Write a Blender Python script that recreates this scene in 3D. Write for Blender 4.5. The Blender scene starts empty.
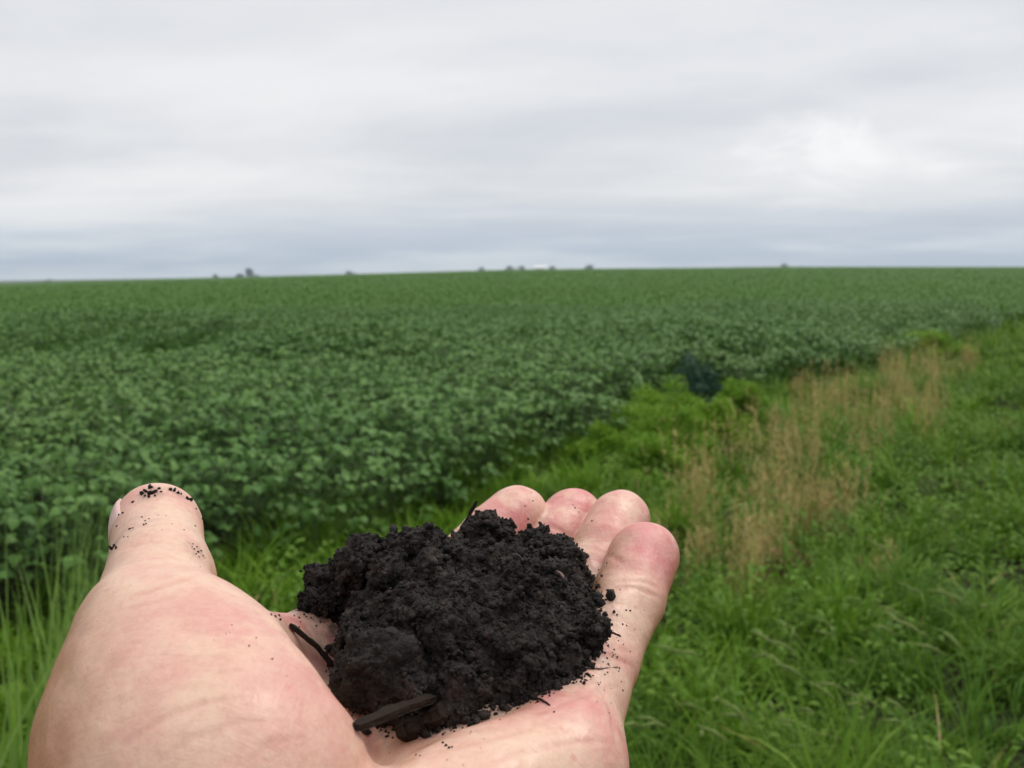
import bpy, math, random
import numpy as np
from mathutils import Vector, Matrix
from mathutils.bvhtree import BVHTree

random.seed(7)
RNG = np.random.default_rng(11)
scene = bpy.context.scene
COL = scene.collection
TAU = 2 * math.pi

# ------------------------------------------------------------------ camera, sky, sun, exposure
F = 1000.0                       # focal length in pixels at 1024 wide
CX, CY = 512.0, 384.0
CAM_H = 1.60
PITCH = math.radians(6.4)
ROLL = math.radians(0.6)
_R0 = np.array([1.0, 0, 0])
_F0 = np.array([0, math.cos(PITCH), -math.sin(PITCH)])
_U0 = np.cross(_R0, _F0)
CR = math.cos(ROLL) * _R0 - math.sin(ROLL) * _U0
CU = math.sin(ROLL) * _R0 + math.cos(ROLL) * _U0
CF = _F0
CP = np.array([0, 0, CAM_H])

cam_d = bpy.data.cameras.new('camera')
cam_d.sensor_width = 36.0
cam_d.lens = 36.0 * F / 1024.0
cam_d.clip_start = 0.01
cam_d.clip_end = 20000
cam_d.dof.use_dof = True
cam_d.dof.focus_distance = 0.245
cam_d.dof.aperture_fstop = 31.0
cam = bpy.data.objects.new('camera', cam_d)
COL.objects.link(cam)
M3 = Matrix(((CR[0], CU[0], -CF[0]), (CR[1], CU[1], -CF[1]), (CR[2], CU[2], -CF[2])))
cam.matrix_world = Matrix.Translation(Vector(CP)) @ M3.to_4x4()
scene.camera = cam

scene.view_settings.view_transform = 'Standard'
scene.view_settings.look = 'None'
scene.view_settings.exposure = 0.0
scene.view_settings.gamma = 1.0
scene.cycles.max_bounces = 6
scene.cycles.diffuse_bounces = 3
scene.cycles.transparent_max_bounces = 4

SUN_EL, SUN_AZ = math.radians(54), math.radians(58)    # azimuth from +Y towards +X

world = bpy.data.worlds.new('World')
scene.world = world
world.use_nodes = True


class NT:
    """small helper for node trees"""
    def __init__(self, tree):
        self.t = tree
        self.n = tree.nodes
        self.l = tree.links

    def add(self, typ, **kw):
        nd = self.n.new(typ)
        for k, v in kw.items():
            setattr(nd, k, v)
        return nd

    def put(self, sock, v):
        if hasattr(v, 'is_output') or isinstance(v, bpy.types.NodeSocket):
            self.l.new(v, sock)
        elif v is not None:
            if isinstance(v, (tuple, list)) and len(v) == 3 and sock.type == 'RGBA':
                v = (*v, 1.0)
            sock.default_value = v

    def math(self, op, a, b=None, c=None, clamp=False):
        nd = self.add('ShaderNodeMath', operation=op, use_clamp=clamp)
        self.put(nd.inputs[0], a)
        if b is not None: self.put(nd.inputs[1], b)
        if c is not None: self.put(nd.inputs[2], c)
        return nd.outputs[0]

    def vmath(self, op, a, b=None, out=0):
        nd = self.add('ShaderNodeVectorMath', operation=op)
        self.put(nd.inputs[0], a)
        if b is not None: self.put(nd.inputs[1], b)
        return nd.outputs[out]

    def ramp(self, v, a, b, c=0.0, d=1.0, smooth=True):
        nd = self.add('ShaderNodeMapRange')
        nd.interpolation_type = 'SMOOTHSTEP' if smooth else 'LINEAR'
        self.put(nd.inputs['Value'], v)
        nd.inputs['From Min'].default_value = a
        nd.inputs['From Max'].default_value = b
        nd.inputs['To Min'].default_value = c
        nd.inputs['To Max'].default_value = d
        return nd.outputs[0]

    def mix(self, fac, a, b, blend='MIX'):
        nd = self.add('ShaderNodeMix', data_type='RGBA', blend_type=blend)
        self.put(nd.inputs[0], fac)
        self.put(nd.inputs[6], a)
        self.put(nd.inputs[7], b)
        return nd.outputs[2]

    def noise(self, vec, scale, detail=3.0, rough=0.55, dist=0.0, dim='3D'):
        nd = self.add('ShaderNodeTexNoise', noise_dimensions=dim)
        if vec is not None: self.put(nd.inputs['Vector'], vec)
        nd.inputs['Scale'].default_value = scale
        nd.inputs['Detail'].default_value = detail
        nd.inputs['Roughness'].default_value = rough
        nd.inputs['Distortion'].default_value = dist
        return nd.outputs['Fac']

    def mapping(self, vec, scale=(1, 1, 1), rot=(0, 0, 0), loc=(0, 0, 0)):
        nd = self.add('ShaderNodeMapping')
        self.put(nd.inputs['Vector'], vec)
        nd.inputs['Scale'].default_value = scale
        nd.inputs['Rotation'].default_value = rot
        nd.inputs['Location'].default_value = loc
        return nd.outputs[0]


def build_world():
    w = NT(world.node_tree)
    w.n.clear()
    out = w.add('ShaderNodeOutputWorld')
    sky = w.add('ShaderNodeTexSky', sky_type='NISHITA')
    sky.sun_disc = False
    sky.sun_elevation = SUN_EL
    sky.sun_rotation = SUN_AZ
    bg_sky = w.add('ShaderNodeBackground')
    w.l.new(sky.outputs[0], bg_sky.inputs['Color'])
    bg_sky.inputs['Strength'].default_value = 0.08
    d = w.add('ShaderNodeTexCoord').outputs['Generated']
    sep = w.add('ShaderNodeSeparateXYZ')
    w.l.new(d, sep.inputs[0])
    z = w.math('MAXIMUM', sep.outputs[2], 0.0)
    den = w.math('ADD', z, 0.10)
    u = w.math('DIVIDE', sep.outputs[0], den)
    v = w.math('DIVIDE', sep.outputs[1], den)
    comb = w.add('ShaderNodeCombineXYZ')
    w.l.new(u, comb.inputs[0]); w.l.new(v, comb.inputs[1])
    p = comb.outputs[0]
    n1 = w.noise(w.mapping(p, (0.34, 0.46, 1), (0, 0, math.radians(-26)), (3.1, 1.7, 0)), 1.0, 6, 0.50, 0.5)
    n2 = w.noise(w.mapping(p, (1.2, 1.5, 1), (0, 0, math.radians(30)), (0.3, 5.7, 0)), 1.3, 6, 0.6, 0.3)
    n3 = w.noise(w.mapping(p, (0.15, 0.4, 1), (0, 0, math.radians(-8)), (8.3, 2.2, 0)), 1.0, 3, 0.5, 0.2)
    cl = w.math('ADD', w.math('MULTIPLY', n1, 0.62), w.math('MULTIPLY', n2, 0.12))
    cl = w.math('ADD', cl, w.math('MULTIPLY', n3, 0.35))
    t = w.ramp(cl, 0.38, 0.70)
    cloud = w.mix(t, (0.640, 0.675, 0.730), (0.920, 0.920, 0.928))
    # bluish grey far bank of cloud low over the horizon
    low = w.ramp(z, 0.0, 0.085, 1.0, 0.0)
    nlow = w.noise(w.mapping(d, (3.0, 3.0, 26.0), (0, 0, 0), (1.5, 0.4, 2.0)), 1.0, 4, 0.55, 0.2)
    lowcol = w.mix(w.ramp(nlow, 0.38, 0.62), (0.43, 0.53, 0.67), (0.70, 0.78, 0.84))
    cloud = w.mix(w.math('MULTIPLY', low, 0.88), cloud, lowcol)
    # the thin bright place in the cloud
    gd = CR * ((832 - CX) / F) + CU * ((CY - 158) / F) + CF
    gd = gd / np.linalg.norm(gd)
    dd = w.vmath('SUBTRACT', d, tuple(gd))
    dd = w.mapping(dd, (8.5, 8.5, 22.0), (0, math.radians(20), 0))
    nb = w.noise(w.mapping(d, (11, 11, 24)), 1.0, 6, 0.62, 0.6)
    ln = w.math('ADD', w.vmath('LENGTH', dd, out=1), w.math('MULTIPLY', w.math('SUBTRACT', nb, 0.5), 2.4))
    glow = w.ramp(ln, -0.1, 1.0, 1.0, 0.0)
    cloud = w.mix(glow, cloud, (1.0, 1.0, 1.0))
    zen = w.ramp(z, 0.40, 0.9, 1.0, 1.9)
    cloud = w.mix(1.0, cloud, zen, 'MULTIPLY')
    bg_c = w.add('ShaderNodeBackground')
    w.l.new(cloud, bg_c.inputs['Color'])
    bg_c.inputs['Strength'].default_value = 1.0
    ms = w.add('ShaderNodeMixShader')
    ms.inputs[0].default_value = 0.93
    w.l.new(bg_sky.outputs[0], ms.inputs[1])
    w.l.new(bg_c.outputs[0], ms.inputs[2])
    w.l.new(ms.outputs[0], out.inputs['Surface'])


build_world()

sun_d = bpy.data.lights.new('sun', 'SUN')
sun_d.energy = 1.5
sun_d.angle = math.radians(24)
sun_d.color = (1.0, 0.96, 0.90)
sun = bpy.data.objects.new('sun', sun_d)
sdir = Vector((math.sin(SUN_AZ) * math.cos(SUN_EL), math.cos(SUN_AZ) * math.cos(SUN_EL), math.sin(SUN_EL)))
sun.rotation_euler = sdir.to_track_quat('Z', 'Y').to_euler()
sun.location = (0, 0, 30)
COL.objects.link(sun)


# ------------------------------------------------------------------ helpers
def P(px, py, D):
    """world point seen at a pixel, D metres in front of the camera"""
    return CP + CR * ((px - CX) / F * D) + CU * ((CY - py) / F * D) + CF * D


def to_world(v_mm):
    """camera-frame millimetres (right, up, ahead) to world metres"""
    v = np.asarray(v_mm) * 0.001
    return CP + v[..., 0:1] * CR + v[..., 1:2] * CU + v[..., 2:3] * CF


def project(w):
    r = np.asarray(w) - CP
    D = r @ CF
    return CX + F * (r @ CR) / D, CY - F * (r @ CU) / D, D


def mesh_np(name, verts, faces_list, smooth=True):
    """verts (n,3); faces_list = list of (m,k) index arrays"""
    me = bpy.data.meshes.new(name)
    verts = np.asarray(verts, dtype=np.float32)
    me.vertices.add(len(verts))
    me.vertices.foreach_set('co', verts.ravel())
    loops = np.concatenate([f.ravel() for f in faces_list]).astype(np.int32)
    totals = np.concatenate([np.full(len(f), f.shape[1], dtype=np.int32) for f in faces_list])
    starts = np.concatenate([[0], np.cumsum(totals)[:-1]]).astype(np.int32)
    me.loops.add(len(loops))
    me.loops.foreach_set('vertex_index', loops)
    me.polygons.add(len(totals))
    me.polygons.foreach_set('loop_start', starts)
    me.polygons.foreach_set('loop_total', totals)
    me.polygons.foreach_set('use_smooth', np.full(len(totals), smooth, dtype=bool))
    me.update(calc_edges=True)
    me.validate()
    return me


def obj(name, me, mat=None, parent=None, loc=None):
    o = bpy.data.objects.new(name, me)
    COL.objects.link(o)
    if mat is not None and me is not None and len(me.materials) == 0:
        me.materials.append(mat)
    if parent is not None: o.parent = parent
    if loc is not None: o.location = loc
    return o


def tag(o, label=None, cat=None, group=None, kind=None):
    if label: o['label'] = label
    if cat: o['category'] = cat
    if group: o['group'] = group
    if kind: o['kind'] = kind
    return o


def empty(name, loc, rz=0.0):
    o = bpy.data.objects.new(name, None)
    o.empty_display_size = 0.1
    o.location = loc
    o.rotation_euler = (0, 0, rz)
    COL.objects.link(o)
    return o


def add_attr(me, name, data):
    a = me.attributes.new(name, 'FLOAT', 'POINT')
    a.data.foreach_set('value', np.asarray(data, dtype=np.float32))


class VNoise:
    """trilinear lattice noise, roughly 0..1"""
    def __init__(self, seed, n=32):
        self.n = n
        self.g = np.random.default_rng(seed).random((n, n, n)).astype(np.float32)

    def __call__(self, p, scale):
        q = np.asarray(p, dtype=np.float32) * scale
        i = np.floor(q).astype(np.int64)
        f = q - i
        f = f * f * (3 - 2 * f)
        n = self.n
        i0 = i % n; i1 = (i + 1) % n
        g = self.g
        x0, y0, z0 = i0[..., 0], i0[..., 1], i0[..., 2]
        x1, y1, z1 = i1[..., 0], i1[..., 1], i1[..., 2]
        fx, fy, fz = f[..., 0], f[..., 1], f[..., 2]
        a = g[x0, y0, z0] * (1 - fx) + g[x1, y0, z0] * fx
        b = g[x0, y1, z0] * (1 - fx) + g[x1, y1, z0] * fx
        c = g[x0, y0, z1] * (1 - fx) + g[x1, y0, z1] * fx
        d = g[x0, y1, z1] * (1 - fx) + g[x1, y1, z1] * fx
        e = a * (1 - fy) + b * fy
        h = c * (1 - fy) + d * fy
        return e * (1 - fz) + h * fz

    def fbm(self, p, scale, octs=3):
        s = 0; a = 1.0; t = 0
        for k in range(octs):
            s = s + a * self(np.asarray(p) + 7.3 * k, scale * 2 ** k)
            t += a; a *= 0.5
        return s / t


def smooth01(a, b, x):
    t = np.clip((x - a) / (b - a), 0, 1)
    return t * t * (3 - 2 * t)


def surface_nets(f, origin, h):
    """zero surface of a grid of values (negative inside) as quads"""
    s = f < 0
    nx, ny, nz = f.shape
    cs = np.zeros((nx - 1, ny - 1, nz - 1), dtype=np.int8)
    corners = [(i, j, k) for i in (0, 1) for j in (0, 1) for k in (0, 1)]
    for (i, j, k) in corners:
        cs += s[i:nx - 1 + i, j:ny - 1 + j, k:nz - 1 + k]
    act = (cs > 0) & (cs < 8)
    ci = np.argwhere(act)
    idx = np.full(act.shape, -1, dtype=np.int64)
    idx[act] = np.arange(len(ci))
    acc = np.zeros((len(ci), 3)); cnt = np.zeros(len(ci))
    val = {c: f[ci[:, 0] + c[0], ci[:, 1] + c[1], ci[:, 2] + c[2]] for c in corners}
    for c in corners:
        for ax in range(3):
            if c[ax] == 0:
                e = list(c); e[ax] = 1; e = tuple(e)
                a, b = val[c], val[e]
                m = (a < 0) != (b < 0)
                t = a[m] / (a[m] - b[m])
                pt = np.tile(np.array(c, float), (m.sum(), 1))
                pt[:, ax] += t
                acc[m] += pt; cnt[m] += 1
    v = (ci + acc / cnt[:, None]) * h + origin
    quads = []
    for ax in range(3):
        sl0 = [slice(None)] * 3; sl1 = [slice(None)] * 3
        sl0[ax] = slice(0, -1); sl1[ax] = slice(1, None)
        a = s[tuple(sl0)]; b = s[tuple(sl1)]
        cr = np.argwhere(a != b)
        o1, o2 = (ax + 1) % 3, (ax + 2) % 3
        ok = (cr[:, o1] > 0) & (cr[:, o2] > 0) & (cr[:, o1] < f.shape[o1] - 1) & (cr[:, o2] < f.shape[o2] - 1)
        cr = cr[ok]
        flip = a[cr[:, 0], cr[:, 1], cr[:, 2]]
        def gi(d1, d2):
            q = cr.copy(); q[:, o1] += d1; q[:, o2] += d2
            return idx[q[:, 0], q[:, 1], q[:, 2]]
        q = np.stack([gi(-1, -1), gi(0, -1), gi(0, 0), gi(-1, 0)], 1)
        q[~flip] = q[~flip][:, ::-1]
        quads.append(q)
    return v, np.concatenate(quads)


def pydata(me):
    n = len(me.vertices)
    co = np.empty(n * 3, dtype=np.float32)
    me.vertices.foreach_get('co', co)
    return co.reshape(n, 3)


def normals_of(v, quads):
    a = v[quads[:, 2]] - v[quads[:, 0]]
    b = v[quads[:, 3]] - v[quads[:, 1]]
    fn = np.cross(a, b)
    vn = np.zeros_like(v)
    for k in range(4):
        np.add.at(vn, quads[:, k], fn)
    return vn / (np.linalg.norm(vn, axis=1, keepdims=True) + 1e-12)


# ------------------------------------------------------------------ materials
def new_mat(name):
    m = bpy.data.materials.new(name)
    m.use_nodes = True
    t = NT(m.node_tree)
    b = t.n['Principled BSDF']
    return m, t, b


def leaf_material(name, c_dark, c_mid, c_light, trans=0.25, rough=0.5, spec=0.35, obj_var=0.25, patch=None, back=None):
    m, t, b = new_mat(name)
    geo = t.add('ShaderNodeNewGeometry')
    oi = t.add('ShaderNodeObjectInfo')
    r = geo.outputs['Random Per Island']
    rr = t.math('ADD', t.math('MULTIPLY', r, 1 - obj_var), t.math('MULTIPLY', oi.outputs['Random'], obj_var))
    col = t.mix(t.ramp(rr, 0.0, 0.5, smooth=False), c_dark, c_mid)
    col = t.mix(t.ramp(rr, 0.5, 1.0, smooth=False), col, c_light)
    pos = geo.outputs['Position']
    if patch:
        pn = t.noise(t.mapping(pos, (1, 1, 0.2)), patch[0], 4, 0.6)
        col = t.mix(t.ramp(pn, 0.38, 0.66, 0.0, patch[2]), col, patch[1])
    if back:
        col = t.mix(t.math('MULTIPLY', geo.outputs['Backfacing'], 0.8), col, back)
    t.put(b.inputs['Base Color'], col)
    b.inputs['Roughness'].default_value = rough
    b.inputs['Specular IOR Level'].default_value = spec
    tr = t.add('ShaderNodeBsdfTranslucent')
    t.put(tr.inputs['Color'], t.mix(0.5, col, (0.12, 0.25, 0.02)))
    ms = t.add('ShaderNodeMixShader')
    ms.inputs[0].default_value = trans
    t.l.new(b.outputs[0], ms.inputs[1]); t.l.new(tr.outputs[0], ms.inputs[2])
    out = t.n['Material Output']
    t.l.new(ms.outputs[0], out.inputs['Surface'])
    return m


SOY_LEAF = leaf_material('soybean_leaf', (0.044, 0.116, 0.019), (0.080, 0.178, 0.030), (0.134, 0.250, 0.054),
                         trans=0.22, rough=0.5, spec=0.24, patch=(0.35, (0.115, 0.190, 0.034), 0.45), back=(0.10, 0.19, 0.09))
SOY_FAR = leaf_material('soybean_far_leaf', (0.044, 0.116, 0.019), (0.080, 0.178, 0.030), (0.134, 0.250, 0.054),
                        trans=0.22, rough=0.55, spec=0.2, patch=(0.35, (0.115, 0.190, 0.034), 0.45))
GRASS = leaf_material('grass_blade', (0.056, 0.122, 0.010), (0.114, 0.218, 0.016), (0.225, 0.330, 0.042),
                      trans=0.30, rough=0.55, spec=0.16, patch=(0.9, (0.055, 0.150, 0.018), 0.5))
GRASS_BRIGHT = leaf_material('bright_grass_blade', (0.076, 0.168, 0.008), (0.128, 0.256, 0.012), (0.185, 0.320, 0.028),
                             trans=0.3, rough=0.55, spec=0.16)
GRASS_PALE = leaf_material('pale_grass_blade', (0.12, 0.23, 0.03), (0.20, 0.32, 0.06), (0.30, 0.40, 0.11), trans=0.3)
WEED_LEAF = leaf_material('weed_leaf', (0.105, 0.220, 0.008), (0.170, 0.325, 0.012), (0.24, 0.40, 0.022), trans=0.3, rough=0.55, spec=0.25)
BROAD_LEAF = leaf_material('broad_weed_leaf', (0.058, 0.120, 0.012), (0.100, 0.195, 0.016), (0.150, 0.255, 0.028), trans=0.25, spec=0.2, rough=0.6)
DRY = leaf_material('dry_grass_stalk', (0.27, 0.195, 0.070), (0.45, 0.335, 0.125), (0.60, 0.47, 0.21), trans=0.15, rough=0.7, spec=0.15)
DEAD = leaf_material('dead_leaf', (0.11, 0.065, 0.030), (0.18, 0.110, 0.050), (0.25, 0.16, 0.08), trans=0.15, rough=0.8, spec=0.1)
SEED = leaf_material('seed_head', (0.13, 0.20, 0.045), (0.19, 0.25, 0.07), (0.27, 0.31, 0.11), trans=0.2, rough=0.7, spec=0.1)
TREE_LEAF_HAZED = leaf_material('tree_leaf_hazed', (0.012, 0.060, 0.060), (0.020, 0.080, 0.078), (0.03, 0.10, 0.095), trans=0.15)  # blue of distant haze painted into the leaf colour
STEM_M = leaf_material('green_stem', (0.06, 0.10, 0.03), (0.08, 0.13, 0.04), (0.10, 0.16, 0.05), trans=0.0)
BARK, _t, _b = new_mat('tree_bark')
_t.put(_b.inputs['Base Color'], _t.mix(_t.noise(None, 6.0), (0.07, 0.05, 0.035), (0.16, 0.12, 0.09)))
_b.inputs['Roughness'].default_value = 0.9


# ------------------------------------------------------------------ terrain
VN1, VN2 = VNoise(1), VNoise(2)


def crest_e(tanaz):
    px = CX + F * np.clip(tanaz, -0.8, 0.8)
    return np.interp(px, [-300, 0, 250, 512, 780, 1024, 1400], [-9, -6.4, -2.4, 2.2, 2.2, -0.4, -1.0])


def terrain(x, y):
    x = np.asarray(x, float); y = np.asarray(y, float)
    d = np.hypot(x, y)
    ta = x / np.maximum(y, 1e-3)
    ta = np.where(y > 0, ta, np.sign(x) * 0.8)
    top = crest_e(ta) * 0.35 + CAM_H - 0.72
    s = smooth01(40, 350, d) * (1 - 0.6 * smooth01(380, 800, d))
    n = VN1.fbm(np.stack([x, y, 0 * x], -1), 1 / 23.0, 2) - 0.5
    near = (VN2.fbm(np.stack([x, y, 0 * x], -1), 1 / 1.7, 2) - 0.5) * 0.10 * (1 - smooth01(15, 40, d))
    return top * s - 15.0 * smooth01(420, 1200, d) + n * 0.25 * smooth01(8, 40, d) * (1 - smooth01(150, 300, d)) + near


# edge of the crop: positive = on the grass side
EDGE = np.array([(-9.0, 0.2), (-3.6, 3.5), (-1.55, 4.45), (0.0, 6.5), (1.05, 8.95), (2.2, 11.2), (3.7, 13.1), (6.0, 15.9), (9.5, 21.0), (14.5, 28.0), (40, 68), (300, 490)])


def edge_side(x, y):
    x = np.asarray(x, float); y = np.asarray(y, float)
    best = np.full(x.shape, 1e9); sgn = np.zeros(x.shape)
    for a, b in zip(EDGE[:-1], EDGE[1:]):
        ab = b - a
        L2 = ab @ ab
        t = np.clip(((x - a[0]) * ab[0] + (y - a[1]) * ab[1]) / L2, 0, 1)
        dx = x - a[0] - t * ab[0]; dy = y - a[1] - t * ab[1]
        dist = np.hypot(dx, dy)
        cr = ab[0] * dy - ab[1] * dx
        m = dist < best
        best = np.where(m, dist, best)
        sgn = np.where(m, np.where(cr > 0, -1.0, 1.0), sgn)
    rag = (VN2.fbm(np.stack([x, y, 0 * x + 3], -1), 1 / 1.1, 2) - 0.5) * 0.9 * smooth01(5, 9, np.hypot(x, y))
    return best * sgn + rag


# hollows in the crop: (x, y, rx, ry, rot)
HOLLOWS = [(-4.75, 14.6, 0.55, 1.7, 0.0), (-6.4, 14.2, 1.5, 0.85, 0.1), (-8.6, 13.6, 1.6, 0.8, 0.1), (1.98, 11.3, 0.30, 0.95, -0.2),
           (2.6, 12.9, 0.3, 0.35, 0.0), (4.3, 15.8, 0.55, 0.5, 0.2), (-0.9, 10.0, 0.25, 0.2, 0.0)]


def hollow(x, y):
    m = np.zeros(np.shape(x))
    for hx, hy, rx, ry, rot in HOLLOWS:
        c, s = math.cos(rot), math.sin(rot)
        u = ((x - hx) * c + (y - hy) * s) / rx
        v = (-(x - hx) * s + (y - hy) * c) / ry
        m = np.maximum(m, 1 - smooth01(0.93, 1.03, np.hypot(u, v)))
    return m


def canopy(x, y):
    """height of the crop's top above the ground"""
    p = np.stack([x, y, 0 * np.asarray(x, float)], -1)
    # rows run away from the camera, a little to the right
    rowc = 0.5 + 0.5 * np.cos(TAU * (x * 0.93 - y * 0.37) / 0.76)
    row = (0.12 * (rowc - 0.5)) * (1 - smooth01(15, 45, np.hypot(x, y)))
    big = (VN1.fbm(p, 1 / 3.1, 3) - 0.5) * 0.32
    lump = (VN2.fbm(p + 31, 1 / 0.6, 2) - 0.5) * 0.22
    e = edge_side(x, y)
    lip = 0.26 * smooth01(-1.0, 0.0, e)
    rise = 0.32 * np.exp(-((x + 6.6) / 3.2) ** 4 - ((y - 17.2) / 1.5) ** 2) - 0.16 * np.exp(-((x + 6.4) / 3.0) ** 4 - ((y - 12.2) / 1.6) ** 2)
    return (0.71 + row + big + lump - lip + rise) * (1 - 0.96 * hollow(x, y))


def build_ground():
    # one sheet to the horizon, finer near the camera
    r = np.concatenate([np.linspace(0.0, 30, 120), np.geomspace(30.6, 6000, 110)])
    az = np.linspace(-math.pi, math.pi, 361)[:-1]
    rr, aa = np.meshgrid(r, az, indexing='ij')
    x = rr * np.sin(aa); y = rr * np.cos(aa)
    z = terrain(x, y) - 0.02
    v = np.stack([x, y, z], -1).reshape(-1, 3)
    nr, na = rr.shape
    i, j = np.meshgrid(np.arange(nr - 1), np.arange(na), indexing='ij')
    j2 = (j + 1) % na
    q = np.stack([i * na + j, i * na + j2, (i + 1) * na + j2, (i + 1) * na + j], -1).reshape(-1, 4)[:, ::-1]
    me = mesh_np('ground', v, [q])
    m, t, b = new_mat('ground_soil')
    pos = t.add('ShaderNodeNewGeometry').outputs['Position']
    n = t.noise(pos, 2.2, 6, 0.6)
    n2 = t.noise(pos, 14.0, 4, 0.6)
    col = t.mix(t.ramp(n, 0.35, 0.65), (0.020, 0.015, 0.009), (0.025, 0.038, 0.010))
    col = t.mix(t.ramp(n2, 0.45, 0.7, 0, 0.5), col, (0.042, 0.036, 0.016))
    t.put(b.inputs['Base Color'], col)
    b.inputs['Roughness'].default_value = 0.95
    b.inputs['Specular IOR Level'].default_value = 0.08
    bp = t.add('ShaderNodeBump'); bp.inputs['Strength'].default_value = 0.6; bp.inputs['Distance'].default_value = 0.05
    t.l.new(n2, bp.inputs['Height']); t.l.new(bp.outputs[0], b.inputs['Normal'])
    tag(obj('ground', me, m), kind='structure')

    # closed crop canopy far out, where single leaves no longer show
    r = np.concatenate([np.linspace(9, 60, 210), np.geomspace(60.4, 900, 260)])
    az = np.radians(np.linspace(-60, 60, 800))
    rr, aa = np.meshgrid(r, az, indexing='ij')
    x = rr * np.sin(aa); y = rr * np.cos(aa)
    p = np.stack([x, y, 0 * x], -1)
    far = smooth01(30, 120, rr)
    hgt = canopy(x, y) * (1 - far) + far * (0.70 + (VN1.fbm(p, 1 / 2.3, 3) - 0.5) * 0.28 + (VN2.fbm(p, 1 / 0.9, 2) - 0.5) * 0.2)
    hgt = hgt - 0.30 * (1 - smooth01(170, 260, rr)) - 0.05
    e = edge_side(x, y)
    hgt = np.where(e > -0.6, -0.3, hgt)
    hgt = np.where((hollow(x, y) > 0.2) | (hollow(x, y - 0.5) > 0.1) | (hollow(x, y - 1.1) > 0.1), -0.3, hgt)
    z = terrain(x, y) + hgt
    v = np.stack([x, y, z], -1).reshape(-1, 3)
    nr, na = rr.shape
    i, j = np.meshgrid(np.arange(nr - 1), np.arange(na - 1), indexing='ij')
    q = np.stack([i * na + j, (i + 1) * na + j, (i + 1) * na + j + 1, i * na + j + 1], -1).reshape(-1, 4)[:, ::-1]
    me = mesh_np('soybean_field', v, [q])
    m, t, b = new_mat('soybean_canopy')
    pos = t.add('ShaderNodeNewGeometry').outputs['Position']
    flat = t.mapping(pos, (1, 1, 0))
    a = t.noise(flat, 0.06, 4, 0.6)
    c = t.noise(flat, 1.1, 5, 0.65)
    col = t.mix(t.ramp(c, 0.32, 0.68), (0.027, 0.074, 0.011), (0.057, 0.130, 0.019))
    col = t.mix(t.ramp(a, 0.40, 0.65, 0.0, 0.55), col, (0.074, 0.138, 0.016))
    t.put(b.inputs['Base Color'], col)
    b.inputs['Roughness'].default_value = 0.85
    b.inputs['Specular IOR Level'].default_value = 0.15
    bp = t.add('ShaderNodeBump'); bp.inputs['Strength'].default_value = 0.9; bp.inputs['Distance'].default_value = 0.25
    t.l.new(c, bp.inputs['Height']); t.l.new(bp.outputs[0], b.inputs['Normal'])
    tag(obj('field_canopy', me, m), kind='structure')


build_ground()


# ------------------------------------------------------------------ leaves and blades in bulk
def leaflet_template(hi=True):
    if hi:
        ts = [0.0, 0.16, 0.42, 0.72, 1.0]
        ws = [0.0, 0.36, 0.44, 0.28, 0.0]
        v = [(0, 0, 0)]
        for t, w in zip(ts[1:-1], ws[1:-1]):
            zc = 0.10 * math.sin(math.pi * t) - 0.16 * t * t
            v += [(-w, t, zc + 0.10 * w / 0.44), (0, t, zc), (w, t, zc + 0.10 * w / 0.44)]
        v.append((0, 1.0, -0.20))
        tri = [(0, 2, 1), (0, 3, 2), (7, 8, 10), (8, 9, 10)]
        tri = [(0, 2, 1), (0, 3, 2), (7, 8, 10), (8, 9, 10)]
        quad = [(1, 2, 5, 4), (2, 3, 6, 5), (4, 5, 8, 7), (5, 6, 9, 8)]
        return np.array(v, float), np.array(tri), np.array(quad)
    v = [(0, 0, 0), (-0.42, 0.45, 0.10), (0, 0.5, 0.03), (0.42, 0.45, 0.10), (0, 1.0, -0.15)]
    return np.array(v, float), np.zeros((0, 3), int), np.array([(0, 2, 4, 1), (0, 3, 4, 2)])


def frames(az, tilt, roll):
    """leaf frames: y along the leaf, z its upper face; tilt > 0 droops the tip"""
    ca, sa = np.cos(az), np.sin(az)
    ct, st = np.cos(tilt), np.sin(tilt)
    y = np.stack([sa * ct, ca * ct, -st], -1)
    x0 = np.stack([ca, -sa, 0 * az], -1)
    z0 = np.cross(x0, y)
    cr, sr = np.cos(roll)[:, None], np.sin(roll)[:, None]
    x = x0 * cr + z0 * sr
    z = np.cross(x, y)
    return np.stack([x, y, z], -1)       # columns


def instance_np(tmpl, R, pos, scale):
    tv, tri, quad = tmpl
    n, k = len(pos), len(tv)
    s = np.asarray(scale)
    if s.ndim == 1: s = s[:, None]
    loc = tv[None, :, :] * (s[:, None, :] if s.shape[1] == 3 else s[:, None, :])
    v = np.einsum('nij,nkj->nki', R, loc) + pos[:, None, :]
    off = (np.arange(n) * k)[:, None, None]
    fs = []
    if len(tri): fs.append((tri[None] + off).reshape(-1, 3))
    if len(quad): fs.append((quad[None] + off).reshape(-1, 4))
    return v.reshape(-1, 3), fs


def join(parts):
    V, F3, F4, o = [], [], [], 0
    for v, fs in parts:
        V.append(v)
        for f in fs:
            (F3 if f.shape[1] == 3 else F4).append(f + o)
        o += len(v)
    out = []
    if F3: out.append(np.concatenate(F3))
    if F4: out.append(np.concatenate(F4))
    return np.concatenate(V), out


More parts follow.
